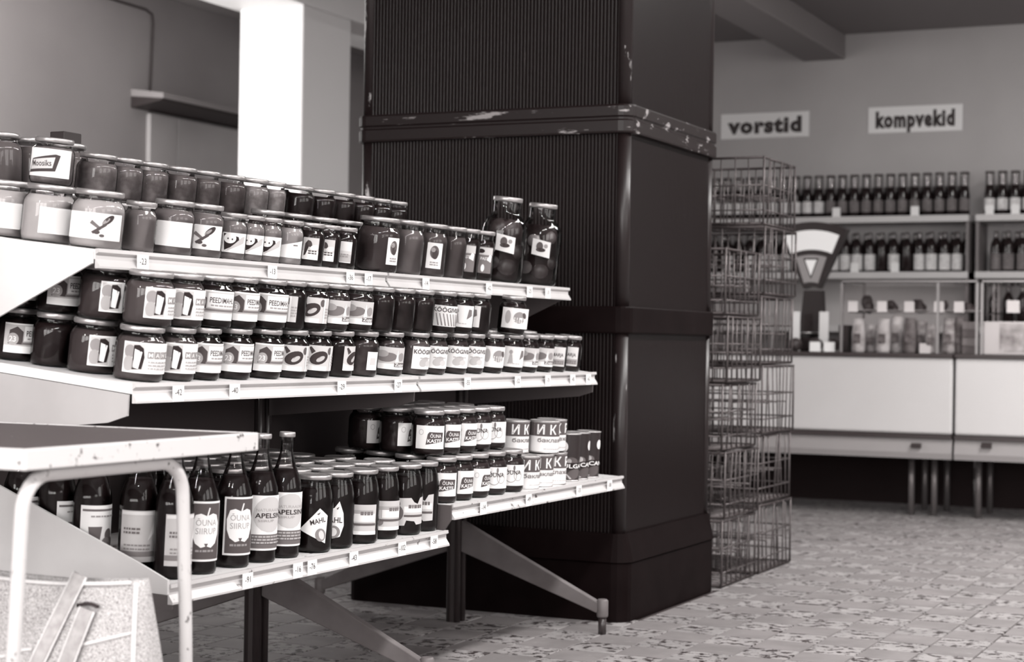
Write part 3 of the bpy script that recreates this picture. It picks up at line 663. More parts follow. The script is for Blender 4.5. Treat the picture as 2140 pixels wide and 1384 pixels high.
def can_meshes(r, h, kind):
    body = MB().lathe([(r, .003), (r, h - .004)], 32, cap=False).mesh('paper_sleeve', mat('can_sleeve_white', 236, .55) if kind == 'ikra' else mat('can_sleeve_dark', 40, .4))
    shell = MB().lathe([(r * .96, 0), (r + .0014, .0005), (r + .0014, .0035), (r - .0006, .004), (r - .0006, h - .004), (r + .0014, h - .0035), (r + .0014, h - .0005), (r * .96, h), (r * .93, h - .003)], 32).mesh('tin', m_tin)
    circ = 2 * math.pi * r; lay = []
    if kind == 'ikra':
        lay.append(Rr(92, 0, h * .52, circ * .999, h - .005))
        for i, ch in enumerate('ИКРА'): lay.append(Tt(238, ch, .010 + i * .036, h * .585, h * .29, .021, .03))
        lay.append(Tt(130, 'баклажан', .012, h * .34, .011, .10, .03)); lay += lines(190, .03, h * .12, .09, 1, .005, .002)
    else:
        lay += [Ee(95, .04, h * .40, .024, .014), Ee(170, .035, h * .42, .007, .007), Ee(110, .09, h * .41, .022, .012), Ee(185, .096, h * .43, .007, .007), Rr(38, 0, h * .255, circ * .8, h * .39), Tt(238, 'BULGARCANA', .004, h * .28, h * .085, .16, .03),
            Ee(95, .05, h * .15, .024, .014, .4), Ee(88, .11, h * .15, .024, .014, .4), Pp(190, (.075, h * .22), (.10, h * .06), (.094, h * .05)), Pp(190, (.02, h * .22), (.044, h * .06), (.038, h * .05)), Ee(225, .128, h * .72, .010, .014), Ee(225, .02, h * .72, .010, .014)]
    DES['_can'] = (rect(circ, h), 236, lay); pa, pr = bend('print', '_can', r, 0, .0002)
    return body, shell, pr
CAN = {}
def can(kind, r, h, x, y, lift, q, label, turn=False):
    k = (kind, r, h)
    if k not in CAN: CAN[k] = can_meshes(r, h, kind)
    xf, zf = FRONT['R']; t = TILT['R']; base = Vector((x, y, zf + (xf - x) * math.tan(t))) + Vector((math.sin(t), 0, math.cos(t))) * lift
    o = obj('tin_can', None); o.empty_display_size = .03
    o.matrix_world = Matrix.Translation(base) @ Matrix.Rotation(t, 4, 'Y') @ Matrix.Rotation(math.atan2(-y, -x) - (q if turn else -math.asin(2 * q - 1)), 4, 'Z')
    tag(o, label, 'can', label); b, s_, p = CAN[k]; obj('tin', s_, o); sl = obj('sleeve', b, o); obj('print', p, sl)
for n, (xx, y, q) in enumerate(((-.055, 4.345, .3), (-.055, 4.435, .2), (-.055, 4.525, .08), (-.14, 4.40, .1), (-.14, 4.49, .1))):
    can('ikra', .040, .088, XB + xx, y, 0, q, 'white tin lettered ИКРА, %s of the lower tins beside the sauce jars' % ORD[n])
for n, (xx, y, q) in enumerate(((-.115, 4.395, .30), (-.062, 4.478, .16), (-.078, 4.562, .10))):
    can('ikra', .041, .088, XB + xx, y, .0885, q, 'white tin lettered ИКРА, %s of those standing on other tins' % ORD[n])
for n, (xx, y, q) in enumerate(((-.060, 4.645, .9), (-.062, 4.717, 2.5), (-.062, 4.797, 2.7))):
    can('bulg', .034, .135, XB + xx, y, 0, q, 'tall black tin lettered BULGARCANA, %s of three at the shelf end' % ORD[n], True)

# -- far side of the rack: jars with a tray on top
for k, (yy, xx) in enumerate(((2.86, -2.60), (2.97, -2.60), (3.08, -2.60), (3.19, -2.60))):
    for tier in range(2):
        o = obj('glass_jar', None); o.location = (xx, yy, 1.0615 + tier * .1115)
        tag(o, 'glass jar of grey contents in a two-high stack on the far side of the rack', 'jar', 'stacked jars on the far side of the rack')
        obj('glass', type_meshes('wt')[0], o); obj('contents', content_mesh('wt', 110, 6), o); obj('lid', lid_mesh('wt'), o)
# ------------------------------------------------------------------ price tags in the rails
m_card = mat('price_card', 242, .7, spec=.2)
def price(px, key, txt, where, nth, w=.036):
    xf, zf = FRONT[key]; p = on(px, 700, x=xf + .008); u, v, z = proj((xf + .008, p.y, zf - .018))
    y = on(px, v, x=xf + .008).y
    o = MB().box((0, -w / 2, -.0175), (.0008, w / 2, .0125)).build('price_tag', m_card); o.location = (xf + .0105, y, zf - .0165)
    tag(o, 'white price card marked %s, %s along the %s rail' % (txt, ORD[nth], where), 'price tag', 'price cards in the %s rail' % where)
    vs, fs, wd = text2d(txt, 0.); h = .0125; k = min(h, .028 / wd)
    b = MB(); b.add([(.0012, (vx - wd / 2) * k, vy * h - .006) for vx, vy in vs], fs)
    b.build('number', mat('pencil_ink', 48, .8), o)
W1, W2, W3, W4 = 'top shelf', 'middle shelf', 'lower near shelf', 'lower far shelf'
for n, (px, t_) in enumerate(((296, '-23'), (567, '-13'), (730, '-36'), (768, '-17'), (888, '-14'), (1020, '-62'), (1105, '-25'), (1143, '-31'))): price(px, 'T', t_, W1, n)
for n, (px, t_) in enumerate(((370, '-42'), (488, '-40'), (712, '-29'), (830, '-27'), (975, '-55'), (1080, '-52'), (1143, '-31'), (1195, '-45'), (1228, '-62'))): price(px, 'M', t_, W2, n)
for n, (px, t_) in enumerate(((515, '-91'), (620, '-16'), (650, '-76'), (737, '-43'), (838, '-102'), (905, '-58'))): price(px, 'B', t_, W3, n)
for n, (px, t_) in enumerate(((1008, '-14'), (1103, '-49'), (1208, '-33'), (1272, '-58'))): price(px, 'R', t_, W4, n)

# ------------------------------------------------------------------ packing table in the foreground
m_ttop = chipped('table_laminate', 78, 190, .68, 40, .6, spec=.2)
m_tedge = chipped('table_edge_paint', 208, 70, .61, 60, .5)
m_tube = chipped('tube_paint', 200, 45, .635, 70, .4, (1, 1, .6))
TZ = .70; tx0, tx1, ty0, ty1 = -2.36, -1.645, 1.945, 2.525
tb = thing('packing_table', 'low table with worn white edge and bent white tube legs', 'table', (0, 0, 0))
bevel(MB().box((tx0 + .012, ty0 + .012, TZ - .026), (tx1 - .012, ty1 - .012, TZ)).build('table_top', m_ttop, tb), .002)
e = MB(); e.box((tx1 - .012, ty0, TZ - .029), (tx1, ty1, TZ + .001)); e.box((tx0, ty0, TZ - .029), (tx1 - .012, ty0 + .012, TZ + .001)); e.box((tx0, ty1 - .012, TZ - .029), (tx1 - .012, ty1, TZ + .001)); e.box((tx0, ty0 + .012, TZ - .029), (tx0 + .012, ty1 - .012, TZ + .001))
bevel(e.build('edge_band', m_tedge, tb), .002)
def uframe(x):
    pts = []; ya, yb, zt_ = 1.965, 2.345, TZ - .038; rr = .055
    pts.append((x, ya - .04, 0)); pts.append((x, ya - .012, .42))
    for k in range(7): t = math.pi - k * math.pi / 12; pts.append((x, ya + rr + rr * math.cos(t), zt_ - rr + rr * math.sin(t)))
    for k in range(7): t = math.pi / 2 - k * math.pi / 12; pts.append((x, yb - rr + rr * math.cos(t), zt_ - rr + rr * math.sin(t)))
    pts.append((x, yb + .012, .42)); pts.append((x, yb + .03, 0))
    return pts
for x in (-1.668, -2.335): MB().tube(uframe(x), .0105, 12).build('leg_frame', m_tube, tb)
MB().box((-2.33, 1.975, .168), (-1.672, 2.37, .182)).build('lower_tray', mat('tray_board', 120, .6), tb)
# crumbs of paint on the table top are wear in the laminate itself

# ------------------------------------------------------------------ handbag on the table's lower tray
def bagmat():
    mt, nt, N, L = nodes_of('tweed_cloth'); b = N['Principled BSDF']
    tc = N.new('ShaderNodeTexCoord'); nz = N.new('ShaderNodeTexNoise'); cr = N.new('ShaderNodeValToRGB'); bp = N.new('ShaderNodeBump')
    nz.inputs['Scale'].default_value = 600; nz.inputs['Detail'].default_value = 3; L.new(tc.outputs['Object'], nz.inputs['Vector'])
    e = cr.color_ramp.elements; e[0].position = .36; e[0].color = tone(112); e[1].position = .58; e[1].color = tone(205)
    L.new(nz.outputs['Fac'], cr.inputs[0]); L.new(cr.outputs[0], b.inputs['Base Color']); b.inputs['Roughness'].default_value = .9
    bp.inputs['Strength'].default_value = .5; bp.inputs['Distance'].default_value = .002; L.new(nz.outputs['Fac'], bp.inputs['Height']); L.new(bp.outputs[0], b.inputs['Normal'])
    b.inputs['Specular IOR Level'].default_value = .15
    return mt
m_tweed = bagmat(); m_piping = mat('bag_piping', 214, .6, var=8, scale=60); m_strap = mat('bag_strap', 165, .65, var=14, scale=80)
pc = on(112, 1210, y=2.22)
bag = thing('handbag', 'light tweed handbag with leather straps on the tray under the table', 'bag', (pc.x, 2.235, .182), rotz=math.radians(9))
BW, BH, BD = .150, .305, .062
def bag_pt(u, h):
    """half width and half depth at height fraction h"""
    w = BW * (1.22 - .22 * h ** 1.6); d = BD * (1.25 - .85 * h ** 1.5); return w, d
b = MB(); rings = 14; nn = 32
vs = []; fs = []
for i in range(rings + 1):
    h = i / rings; w, d = bag_pt(0, h)
    for j in range(nn):
        a = 2 * math.pi * j / nn; c, s_ = math.cos(a), math.sin(a)
        px = w * math.copysign(abs(c) ** .45, c); py = d * math.copysign(abs(s_) ** .6, s_)
        sag = .010 * math.cos(px / w * 1.4) * h ** 4 if i == rings else 0
        vs.append((px, py, BH * h - sag))
for i in range(rings):
    for j in range(nn): fs.append((i * nn + j, i * nn + (j + 1) % nn, (i + 1) * nn + (j + 1) % nn, (i + 1) * nn + j))
fs.append(list(range(nn))[::-1]); b.add(vs, fs, 0, True)
body = b.build('bag_body', m_tweed, bag); sd = body.modifiers.new('thick', 'SOLIDIFY'); sd.thickness = .004
def front(u, z, off=.004):
    w, d = bag_pt(0, z / BH); t = min(.999, abs(u) / w)
    c = t ** (1 / .45); s_ = math.sqrt(max(0, 1 - c * c)); return (u, -(d * s_ ** .6) - off, z)
# side gusset seams, rim, diagonal seam and flap seam
MB().tube([front(.142 + .022 * (1 - k / 10) , BH * (.04 + .94 * k / 10), .002) for k in range(11)], .004, 8).build('piping', m_piping, bag)
MB().tube([front(-.142 - .022 * (1 - k / 10), BH * (.04 + .94 * k / 10), .002) for k in range(11)], .004, 8).build('piping', m_piping, bag)
MB().tube([front(-.135 + .27 * k / 16, BH - .003 - .009 * math.cos((-.135 + .27 * k / 16) / BW * 1.4), .001) for k in range(17)], .0035, 8).build('rim', m_piping, bag)
MB().tube([front(.040 + .105 * k / 8, BH - .108 + .028 * k / 8, .001) for k in range(9)], .0028, 8).build('seam', m_piping, bag)
MB().tube([front(-.115 + .05 * k / 6, BH - .112 - .014 * math.sin(k / 6 * 1.57), .001) for k in range(7)] + [front(-.065 + .05 * k / 6, BH - .126 + .014 * math.sin(k / 6 * 1.57), .001) for k in range(1, 7)], .003, 8).build('flap_seam', m_piping, bag)
def strap(pts, w, name='strap', mt=None):
    b = MB(); P = [Vector(p) for p in pts]; vs = []
    for i, p in enumerate(P):
        t = (P[min(i + 1, len(P) - 1)] - P[max(i - 1, 0)]).normalized(); n = Vector((0, -1, 0)); sd_ = t.cross(n).normalized()
        for o_, dd in ((-w, 0), (-w * .8, .0022), (w * .8, .0022), (w, 0), (w, -.0014), (-w, -.0014)):
            vs.append(p + sd_ * o_ + n * dd)
    k = len(P); fs = [(i * 6 + j, i * 6 + (j + 1) % 6, (i + 1) * 6 + (j + 1) % 6, (i + 1) * 6 + j) for i in range(k - 1) for j in range(6)]
    fs += [tuple(range(6))[::-1], tuple((k - 1) * 6 + j for j in range(6))]
    b.add(vs, fs); st = b.build(name, mt or m_strap, bag)
    for e_ in (1, 4): MB().tube([vs[i * 6 + (0 if e_ == 1 else 3)] for i in range(k)], .0016, 6).build('strap_edge', m_piping, st)
    return st
def lerp(p, q, n): return [(p[0] + (q[0] - p[0]) * k / n, p[1] + (q[1] - p[1]) * k / n) for k in range(n + 1)]
st1 = lerp((.030, BH + .004), (-.030, BH - .145), 8) + [(-.048, BH - .162), (-.072, BH - .170), (-.098, BH - .160), (-.118, BH - .138)] + lerp((-.130, BH - .12), (-.140, BH - .04), 4)
strap([Vector(front(u + .022, z, .006)) for u, z in st1], .0115)
st2 = lerp((.052, BH - .046), (.018, BH - .16), 8) + lerp((.014, BH - .175), (-.01, BH - .25), 4)
strap([Vector(front(u + .022, z, .010)) for u, z in st2], .0125)
MB().tube([front(.056 + .036 * k / 6, BH - .042 + .004 * math.sin(k / 6 * 3.14), .009) for k in range(7)], .003, 8).build('strap_ring', mat('dark_metal_ring', 50, .35, metal=.6), bag)

# ------------------------------------------------------------------ wire crates
m_wire = mat('crate_wire', 92, .4, metal=.45, var=14, scale=30); m_wire_h = mat('crate_rail', 62, .5, metal=.3)
def wire_between(r, L_):
    return MB().tube([(0, 0, 0), (0, 0, L_)], r, 6).mesh('wire', m_wire)
_wm = {}
def crate(lx, ly, h, loc, label, group, name='wire_crate', rot=0.):
    o = thing(name, label, 'crate', loc, group, rot)
    rw = .0028
    if ('r', lx, ly, h) not in _wm:
        def rail(z, g, rr): return MB().tube([(-lx / 2 + g, -ly / 2 + g, z), (lx / 2 - g, -ly / 2 + g, z), (lx / 2 - g, ly / 2 - g, z), (-lx / 2 + g, ly / 2 - g, z)], rr, 6, closed=True)
        _wm[('r', lx, ly, h)] = [rail(.006, .006, .0055).mesh('rail', m_wire_h), rail(h * .22, .003, .003).mesh('rail', m_wire), rail(h * .58, .003, .003).mesh('rail', m_wire), rail(h - .005, 0.003, .0048).mesh('rail', m_wire_h)]
        _wm[('w', lx, ly, h)] = wire_between(rw, h - .008); _wm[('c', lx, ly, h)] = wire_between(.0042, h - .004)
        _wm[('bx', lx, ly, h)] = MB().tube([(-lx / 2 + .006, 0, .006), (lx / 2 - .006, 0, .006)], rw, 6).mesh('wire', m_wire)
        _wm[('by', lx, ly, h)] = MB().tube([(0, -ly / 2 + .006, .006), (0, ly / 2 - .006, .006)], rw, 6).mesh('wire', m_wire)
        gr = MB()   # bottle divider grid as loops
        nx, ny = 3, 4
        for i in range(1, nx): gr.tube([(-lx / 2 + lx * i / nx, -ly / 2 + .004, h * .45), (-lx / 2 + lx * i / nx, ly / 2 - .004, h * .45)], rw, 6)
        for j in range(1, ny): gr.tube([(-lx / 2 + .004, -ly / 2 + ly * j / ny, h * .45), (lx / 2 - .004, -ly / 2 + ly * j / ny, h * .45)], rw, 6)
        for i in range(1, nx):
            for j in range(1, ny): gr.tube([(-lx / 2 + lx * i / nx, -ly / 2 + ly * j / ny, .006), (-lx / 2 + lx * i / nx, -ly / 2 + ly * j / ny, h * .72)], rw, 6)
        _wm[('g', lx, ly, h)] = gr.mesh('divider', m_wire)
    for me in _wm[('r', lx, ly, h)]: obj('rail', me, o)
    obj('divider', _wm[('g', lx, ly, h)], o)
    g = .003; rnd = random.Random(str(loc))
    n1, n2 = max(3, int(lx / .055)), max(4, int(ly / .05))
    def put(x, y, me, tilt=True):
        w = obj('wire', me, o); w.location = (x, y, .004)
        if tilt: w.rotation_euler = (rnd.uniform(-.05, .05), rnd.uniform(-.05, .05), 0)
    for i in range(1, n1):
        for s_ in (-1, 1): put(-lx / 2 + lx * i / n1, s_ * (ly / 2 - g), _wm[('w', lx, ly, h)])
    for j in range(1, n2):
        for s_ in (-1, 1): put(s_ * (lx / 2 - g), -ly / 2 + ly * j / n2, _wm[('w', lx, ly, h)])
    for sx in (-1, 1):
        for sy in (-1, 1): put(sx * (lx / 2 - g), sy * (ly / 2 - g), _wm[('c', lx, ly, h)], False)
    for j in range(1, n2): w = obj('wire', _wm[('bx', lx, ly, h)], o); w.location = (0, -ly / 2 + ly * j / n2, 0)
    for i in range(1, n1, 2): w = obj('wire', _wm[('by', lx, ly, h)], o); w.location = (-lx / 2 + lx * i / n1, 0, 0)
    return o
for k in range(5):
    dx = (0, .006, -.004, .008, 0)[k]
    crate(.34, .395, .238, (-2.155 + dx, 6.21 + dx, .001 + k * .2405), 'empty wire crate, %s from the floor in the shorter stack by the pillar' % ORD[k], 'shorter stack of wire crates')
for k in range(6):
    dx = (0, -.006, .004, -.003, .006, 0)[k]
    crate(.34, .42, .259, (-2.155 + dx, 6.66 + dx * .7, .001 + k * .2615), 'empty wire crate, %s from the floor in the taller stack behind' % ORD[k], 'taller stack of wire crates')
crate(.34, .395, .238, (-3.46, 4.25, .001), 'lone wire crate on the floor behind the shelving rack', None, rot=.1)

# ------------------------------------------------------------------ wall signs
m_sign = mat('sign_board', 248, .7, spec=.2); m_letter = mat('sign_letters', 62, .6)
for (u0, v0, u1, v1, s, hh) in ((1507, 292, 1692, 232, 'vorstid', .070), (1815, 280, 2013, 217, 'kompvekid', .074)):
    a = on(u0, v0, y=WALL_Y); b_ = on(u1, v1, y=WALL_Y); w = b_.x - a.x; h = b_.z - a.z
    sg = thing('wall_sign', 'white wall sign with dark lettering reading ' + s, 'sign', ((a.x + b_.x) / 2, WALL_Y - .012, a.z), 'signs on the back wall')
    bevel(MB().box((-w / 2, 0, 0), (w / 2, .011, h)).build('sign_board', m_sign, sg), .002)
    vs, fs, wd = text2d(s, .085, 1.16); k = w * .84 / wd
    bt = MB(); bt.add([((vx - wd / 2) * k, -.0015, h * .23 + vy * h * .58) for vx, vy in vs], fs); bt.build('lettering', m_letter, sg)

# ------------------------------------------------------------------ wall shelving with bottles
m_wshelf = mat('wall_shelf_paint', 205, .55); m_wside = mat('wall_shelf_side', 120, .6)
Z1, Z2, Z3 = 1.648, 1.310, .985
YS0 = 10.70
bays = ((-3.95, -2.04), (-2.00, -.3))
for n, (x0, x1) in enumerate(bays):
    ws = thing('wall_shelving', 'pale wall shelving bay of bottles ' + ('under the sign vorstid' if n == 0 else 'to the right of the sign kompvekid'), 'shelf', (0, 0, 0))
    for z in (Z1, Z2, Z3): bevel(MB().box((x0, YS0, z - .04), (x1, WALL_Y, z)).build('shelf_board', m_wshelf, ws), .003)
    for x in (x0, x1 - .018): MB().box((x, YS0 + .02, .15), (x + .018, WALL_Y, Z1 - .041)).build('side_panel', m_wside, ws)
m_bdark = mat('bottle_dark_glass', 34, .15, spec=.5); m_bneck = glass_mat('neck_glass', 244, 1.5); m_bpale = mat('bottle_label_pale', 214, .7, var=20, scale=60); m_bgrey = mat('bottle_label_grey', 110, .7, var=14, scale=50); m_bcap = mat('bottle_cap_grey', 96, .4, metal=.3)
def wb_meshes(r, h, fill, neck, lab0, lab1, lm, nm):
    body = MB().lathe([(r * .9, 0), (r, .004), (r, fill * .72), (r * .9, fill * .82), (neck * 1.06, fill)], 20).mesh('body', m_bdark)
    nk = MB().lathe([(neck * 1.06, fill), (neck, fill + .01), (neck, h - .012)], 16, cap=False).mesh('neck', m_bneck)
    cp = MB().lathe([(neck * 1.15, h - .013), (neck * 1.15, h - .001), (neck * .9, h)], 16).mesh('cap', m_bcap)
    lb = MB().lathe([(r + .0008, lab0), (r + .0008, lab1)], 20, cap=False).mesh('label', lm) if lm else None
    return body, nk, cp, lb
MILK = {k: wb_meshes(.031, .262, .178, .0245, .03, .10, lm, k) for k, lm in (('pale', m_bpale), ('grey', m_bgrey))}
SHORT = wb_meshes(.031, .186, .165, .016, 0, 0, None, 's')
WINE = {k: wb_meshes(.033, .245, .205, .013, .015, .11, lm, k) for k, lm in (('pale', m_bpale), ('grey', m_bgrey), ('none', None))}
def wbottle(ms, x, y, z, label, group):
    o = thing('glass_bottle', label, 'bottle', (x, y, z), group, random.uniform(0, 6))
    for nm, me in zip(('body', 'neck', 'cap', 'label'), ms):
        if me: obj(nm, me, o)
xs = -3.86
while xs < -.5:
    if not (-2.075 < xs < -1.965):
        k = 'pale' if xs < -2.96 or xs > -2.0 else 'grey'
        if not (-2.12 < xs < -1.95): wbottle(SHORT, xs + .034, 10.872, Z1, 'short dark bottle in the rear row of the top wall shelf', 'rear bottles on the top wall shelf')
        wbottle(MILK[k], xs, 10.80, Z1, 'dark bottle with clear wide neck and %s label, top wall shelf' % ('pale' if k == 'pale' else 'dim grey'), 'bottles with %s labels on the top wall shelf' % k)
    xs += .074
xs = -3.86; i = 0
while xs < -.5:
    if not (-2.08 < xs < -1.96):
        k = ('pale' if i % 7 not in (3, 5) else 'none') if xs < -2.0 else 'grey'
        if not (-2.12 < xs < -1.95): wbottle(WINE['none'], xs + .036, 10.88, Z2, 'dark wine bottle in the rear row of the middle wall shelf', 'rear bottles on the middle wall shelf')
        wbottle(WINE[k], xs, 10.79 + (.02 if i % 3 else 0), Z2, 'dark wine bottle with %s, middle wall shelf' % {'pale': 'pale label', 'grey': 'grey label', 'none': 'no label'}[k], '%s bottles on the middle wall shelf' % {'pale': 'pale-labelled', 'grey': 'grey-labelled', 'none': 'unlabelled'}[k])
    xs += .0755; i += 1
for k in range(14): wbottle(WINE['none'], -1.9 + k * .08, 10.80, Z3, 'dark bottle without label on the low wall shelf', 'dark bottles on the low wall shelf')
for i, (u, z, vv) in enumerate(((1748, Z1, 440), (1912, Z1, 440), (2068, Z1, 435), (2122, Z1, 440), (1786, Z2, 560), (1870, Z2, 560))):
    p = on(u, vv, y=YS0 + .012)
    c = MB().prism([(0, 0), (.012, 0), (.004, .055), (.002, .055)], 'x', -.024, .024).build('price_card', m_card); c.location = (p.x, YS0 + .008, z)
    tag(c, 'small white price card standing on the %s wall shelf edge' % ('top' if z == Z1 else 'middle'), 'price card', 'price cards on the %s wall shelf' % ('top' if z == Z1 else 'middle'))

# ------------------------------------------------------------------ shop counter with glass showcases
m_panel = mat('counter_panel', 205, .45, var=4, scale=1.5); m_ctrim = mat('counter_trim_dark', 60, .4); m_ckick = mat('counter_kick', 150, .5); m_cleg = mat('counter_leg', 120, .35, metal=.5)
CY = 9.0; CZT, CZP, CZB = .828, .424, .300
xsplit = on(1993, 800, y=CY).x
for n, (x0, x1) in enumerate(((-4.4, xsplit - .006), (xsplit + .006, .4))):
    ct = thing('shop_counter', 'pale panelled shop counter on thin legs ' + ('with the weighing scale' if n == 0 else 'with the printed carton'), 'counter', (0, 0, 0))
    bevel(MB().box((x0, CY, CZP), (x1, CY + .03, CZT - .02)).build('front_panel', m_panel, ct), .012)
    MB().box((x0, CY - .012, CZT - .02), (x1, CY + .62, CZT)).build('counter_top', m_ctrim, ct)
    MB().box((x0, CY + .03, CZB + .02), (x1, CY + .60, CZT - .021)).build('carcass', mat('counter_carcass', 70, .7), ct)
    MB().box((x0, CY - .006, CZP - .022), (x1, CY + .029, CZP - .001)).build('trim_strip', m_ctrim, ct)
    MB().prism([(CY + .012, CZP - .023), (CY - .004, CZB + .03), (CY + .002, CZB), (CY + .05, CZB), (CY + .05, CZP - .023)], 'x', x0, x1).build('kick_rail', m_ckick, ct)
    MB().box((x0, CY + .585, .02), (x1, CY + .60, CZB + .02)).build('shade_panel', mat('under_counter_shade', 40, .8, spec=.1), ct)  # dark sheet standing in for the shade beneath the counter
    for lx in ((x0 + .3, -3.0, -2.02, x1 - .12) if n == 0 else (x0 + .09, -1.0, x1 - .2)):
        for ly in (CY + .18, CY + .5):
            MB().lathe([(.016, 0), (.016, CZB + .02)], 12, c=(lx, ly, 0)).build('leg', m_cleg, ct)
for u, n in ((1915, 0), (2062, 1)):
    p = on(u, 932, y=CY)
    h_ = tag(MB().prism([(CY - .02, p.z + .006), (CY + .004, p.z + .014), (CY + .004, p.z - .012), (CY - .018, p.z - .008)], 'x', p.x - .025, p.x + .025).build('counter_catch', m_ctrim), 'small dark catch on the kick rail of the counter with the ' + ('weighing scale' if n == 0 else 'printed carton'), 'catch')
# glass showcases on the counter
GZ = 1.185; m_pane = glass_mat('showcase_glass', 250, 1.16); m_frame = mat('showcase_frame', 165, .35, metal=.5)
xd = [on(u, 660, y=CY + .06).x for u in (1755, 1960, 2047)]
def showcase(x0, x1, label, posts=()):
    sc_ = thing('glass_showcase', label, 'showcase', (0, 0, CZT))
    y0, y1 = CY + .06, CY + .52; h = GZ - CZT
    for x in [x0, x1] + list(posts):
        MB().box((x - .006, y0 - .006, 0), (x + .006, y0 + .006, h)).build('post', m_frame, sc_)
    for x in (x0, x1): MB().box((x - .006, y1 - .006, 0), (x + .006, y1 + .006, h)).build('post', m_frame, sc_)
    ed = sorted([x0, x1] + list(posts))
    for a, b_ in zip(ed, ed[1:]): MB().box((a + .008, y0 - .002, .004), (b_ - .008, y0 + .002, h - .004)).build('pane', m_pane, sc_)
    MB().box((x0, y0, h - .003), (x1, y1, h + .003)).build('top_pane', m_pane, sc_)
    MB().box((x0 + .008, y0 + .12, .205), (x1 - .008, y1, .211)).build('glass_shelf', m_pane, sc_)
    MB().box((x0, y0 - .006, h + .0035), (x1, y0 + .006, h + .012)).build('rim', m_frame, sc_)
    return sc_
showcase(xd[0] + .01, xd[2] - .012, 'glass showcase full of packets on the shop counter', [xd[1]])
showcase(xd[2] + .012, .2, 'glass showcase holding the printed carton on the shop counter')
showcase(-3.9, -2.87, 'glass showcase at the end of the counter behind the wire crates')
SZ = CZT + .2115
# dishes of food with price cards on the upper glass shelf
m_dish = mat('white_dish', 222, .3); m_meat = mat('dark_meat', 62, .5, var=16, scale=40)
def dish(x, sx, sz, n):
    o = thing('food_dish', 'white dish of dark meats on the glass shelf of the showcase', 'dish', (x, CY + .36, SZ), 'dishes on the glass shelf')
    MB().lathe([(.035, 0), (.054, .010), (.058, .012), (.053, .013), (.034, .004)], 24).build('plate', m_dish, o)
    rnd = random.Random(n)
    for k in range(4):
        b = MB(); b.ball((rnd.uniform(-.018, .018), rnd.uniform(-.018, .018), .012 + sz * .35 * (k % 2 + .6)), sx * rnd.uniform(.4, .6), .026, sz * .5, 10); b.build('food_piece', m_meat, o)
for n, (u, sx, sz) in enumerate(((1812, .05, .075), (1866, .055, .05), (1920, .055, .055), (1974, .04, .05), (2028, .05, .04))):
    dish(on(u, 640, y=CY + .36).x, sx, sz, n)
def card(u, vtop, yy, z, w=.05, h=.055, label='small white price card on the glass shelf of the showcase', g='price cards on the glass shelf'):
    x = on(u, vtop, y=yy).x
    c = MB().prism([(0, 0), (.016, 0), (.005, h), (.003, h)], 'x', -w / 2, w / 2).build('price_card', m_card); c.location = (x, yy, z); tag(c, label, 'price card', g)
for u in (1782, 1843, 1900, 1962, 2004): card(u, 640, CY + .21, SZ)
card(2117, 640, CY + .21, SZ, .062, .062, 'large white price card on the glass shelf above the printed carton', 'price cards on the glass shelf')
for u in (1703, 1733, 1933): card(u, 715, CY + .085, CZT + .001, .056, .05, 'white price card standing on the counter floor of the showcase', 'price cards on the counter')
# packets
m_pk = [mat('packet_%d' % i, v, .6, var=w, scale=sc_) for i, (v, w, sc_) in enumerate(((205, 40, 22), (150, 50, 30), (215, 30, 14), (120, 30, 20), (175, 45, 26)))]
def packet(u, v0, w, h, mi, yy):
    x = on(u, v0, y=yy).x
    o = thing('food_packet', ['pale printed food packet', 'mottled grey food packet', 'white paper food packet', 'dark grey food packet', 'light mottled food packet'][mi] + ' standing in the glass showcase', 'packet', (x, yy, CZT), 'food packets in the showcase', random.uniform(-.08, .08))
    vs = []; L_ = ((0, .5, .030), (.08, .52, .034), (.6, .5, .030), (.88, .46, .012), (1, .47, .003))
    for t, ww, dd in L_:
        for sx, sy in ((-1, -1), (0, -1.25), (1, -1), (1, 1), (0, 1.25), (-1, 1)): vs.append((sx * ww * w, sy * dd, t * h))
    fs = [(i * 6 + j, i * 6 + (j + 1) % 6, (i + 1) * 6 + (j + 1) % 6, (i + 1) * 6 + j) for i in range(4) for j in range(6)] + [tuple(range(6))[::-1], tuple(range(24, 30))]
    b = MB(); b.add(vs, fs, 0, True); b.build('bag', m_pk[mi], o)
    MB().box((-.3 * w, -.046, .28 * h), (.3 * w, -.0395, .55 * h)).build('printed_panel', mat('packet_print', 110, .6, var=30, scale=60), o)
for u, v0, w, h, mi, yy in ((1796, 660, .058, .175, 0, CY + .13), (1822, 690, .060, .145, 4, CY + .22), (1848, 665, .060, .175, 2, CY + .13), (1876, 655, .062, .190, 0, CY + .22), (1903, 660, .056, .18, 3, CY + .13), (1926, 668, .056, .17, 1, CY + .22), (1946, 690, .046, .15, 4, CY + .13), (1984, 660, .056, .18, 1, CY + .13), (2006, 670, .048, .19, 3, CY + .22)):
    packet(u, v0, w, h, mi, yy)
for k in range(4):
    p = on(2029, 700, y=CY + .17)
    o = MB().box((-.035, -.05, 0), (.035, .05, .040)).build('carton', mat('carton_%d' % (k % 2), 120 + 30 * (k % 2), .7)); o.location = (p.x - .004, CY + .19, CZT + .0005 + k * .041); bevel(o, .003)
    tag(o, 'small grey carton in a stack at the end of the packets', 'box', 'stacked cartons in the showcase')
p = on(1768, 700, y=CY + .2)
o = MB().box((-.027, -.05, 0), (.027, .05, .14)).build('carton', mat('dark_carton', 45, .6)); o.location = (p.x, CY + .2, CZT + .0005); bevel(o, .003)
tag(o, 'upright black carton beside the packets in the showcase', 'box')
p0 = on(2055, 733, y=CY + .12); p1 = on(2140, 733, y=CY + .12)
bx = thing('printed_carton', 'large white carton with a printed front in the showcase', 'box', (p0.x, CY + .12, CZT))
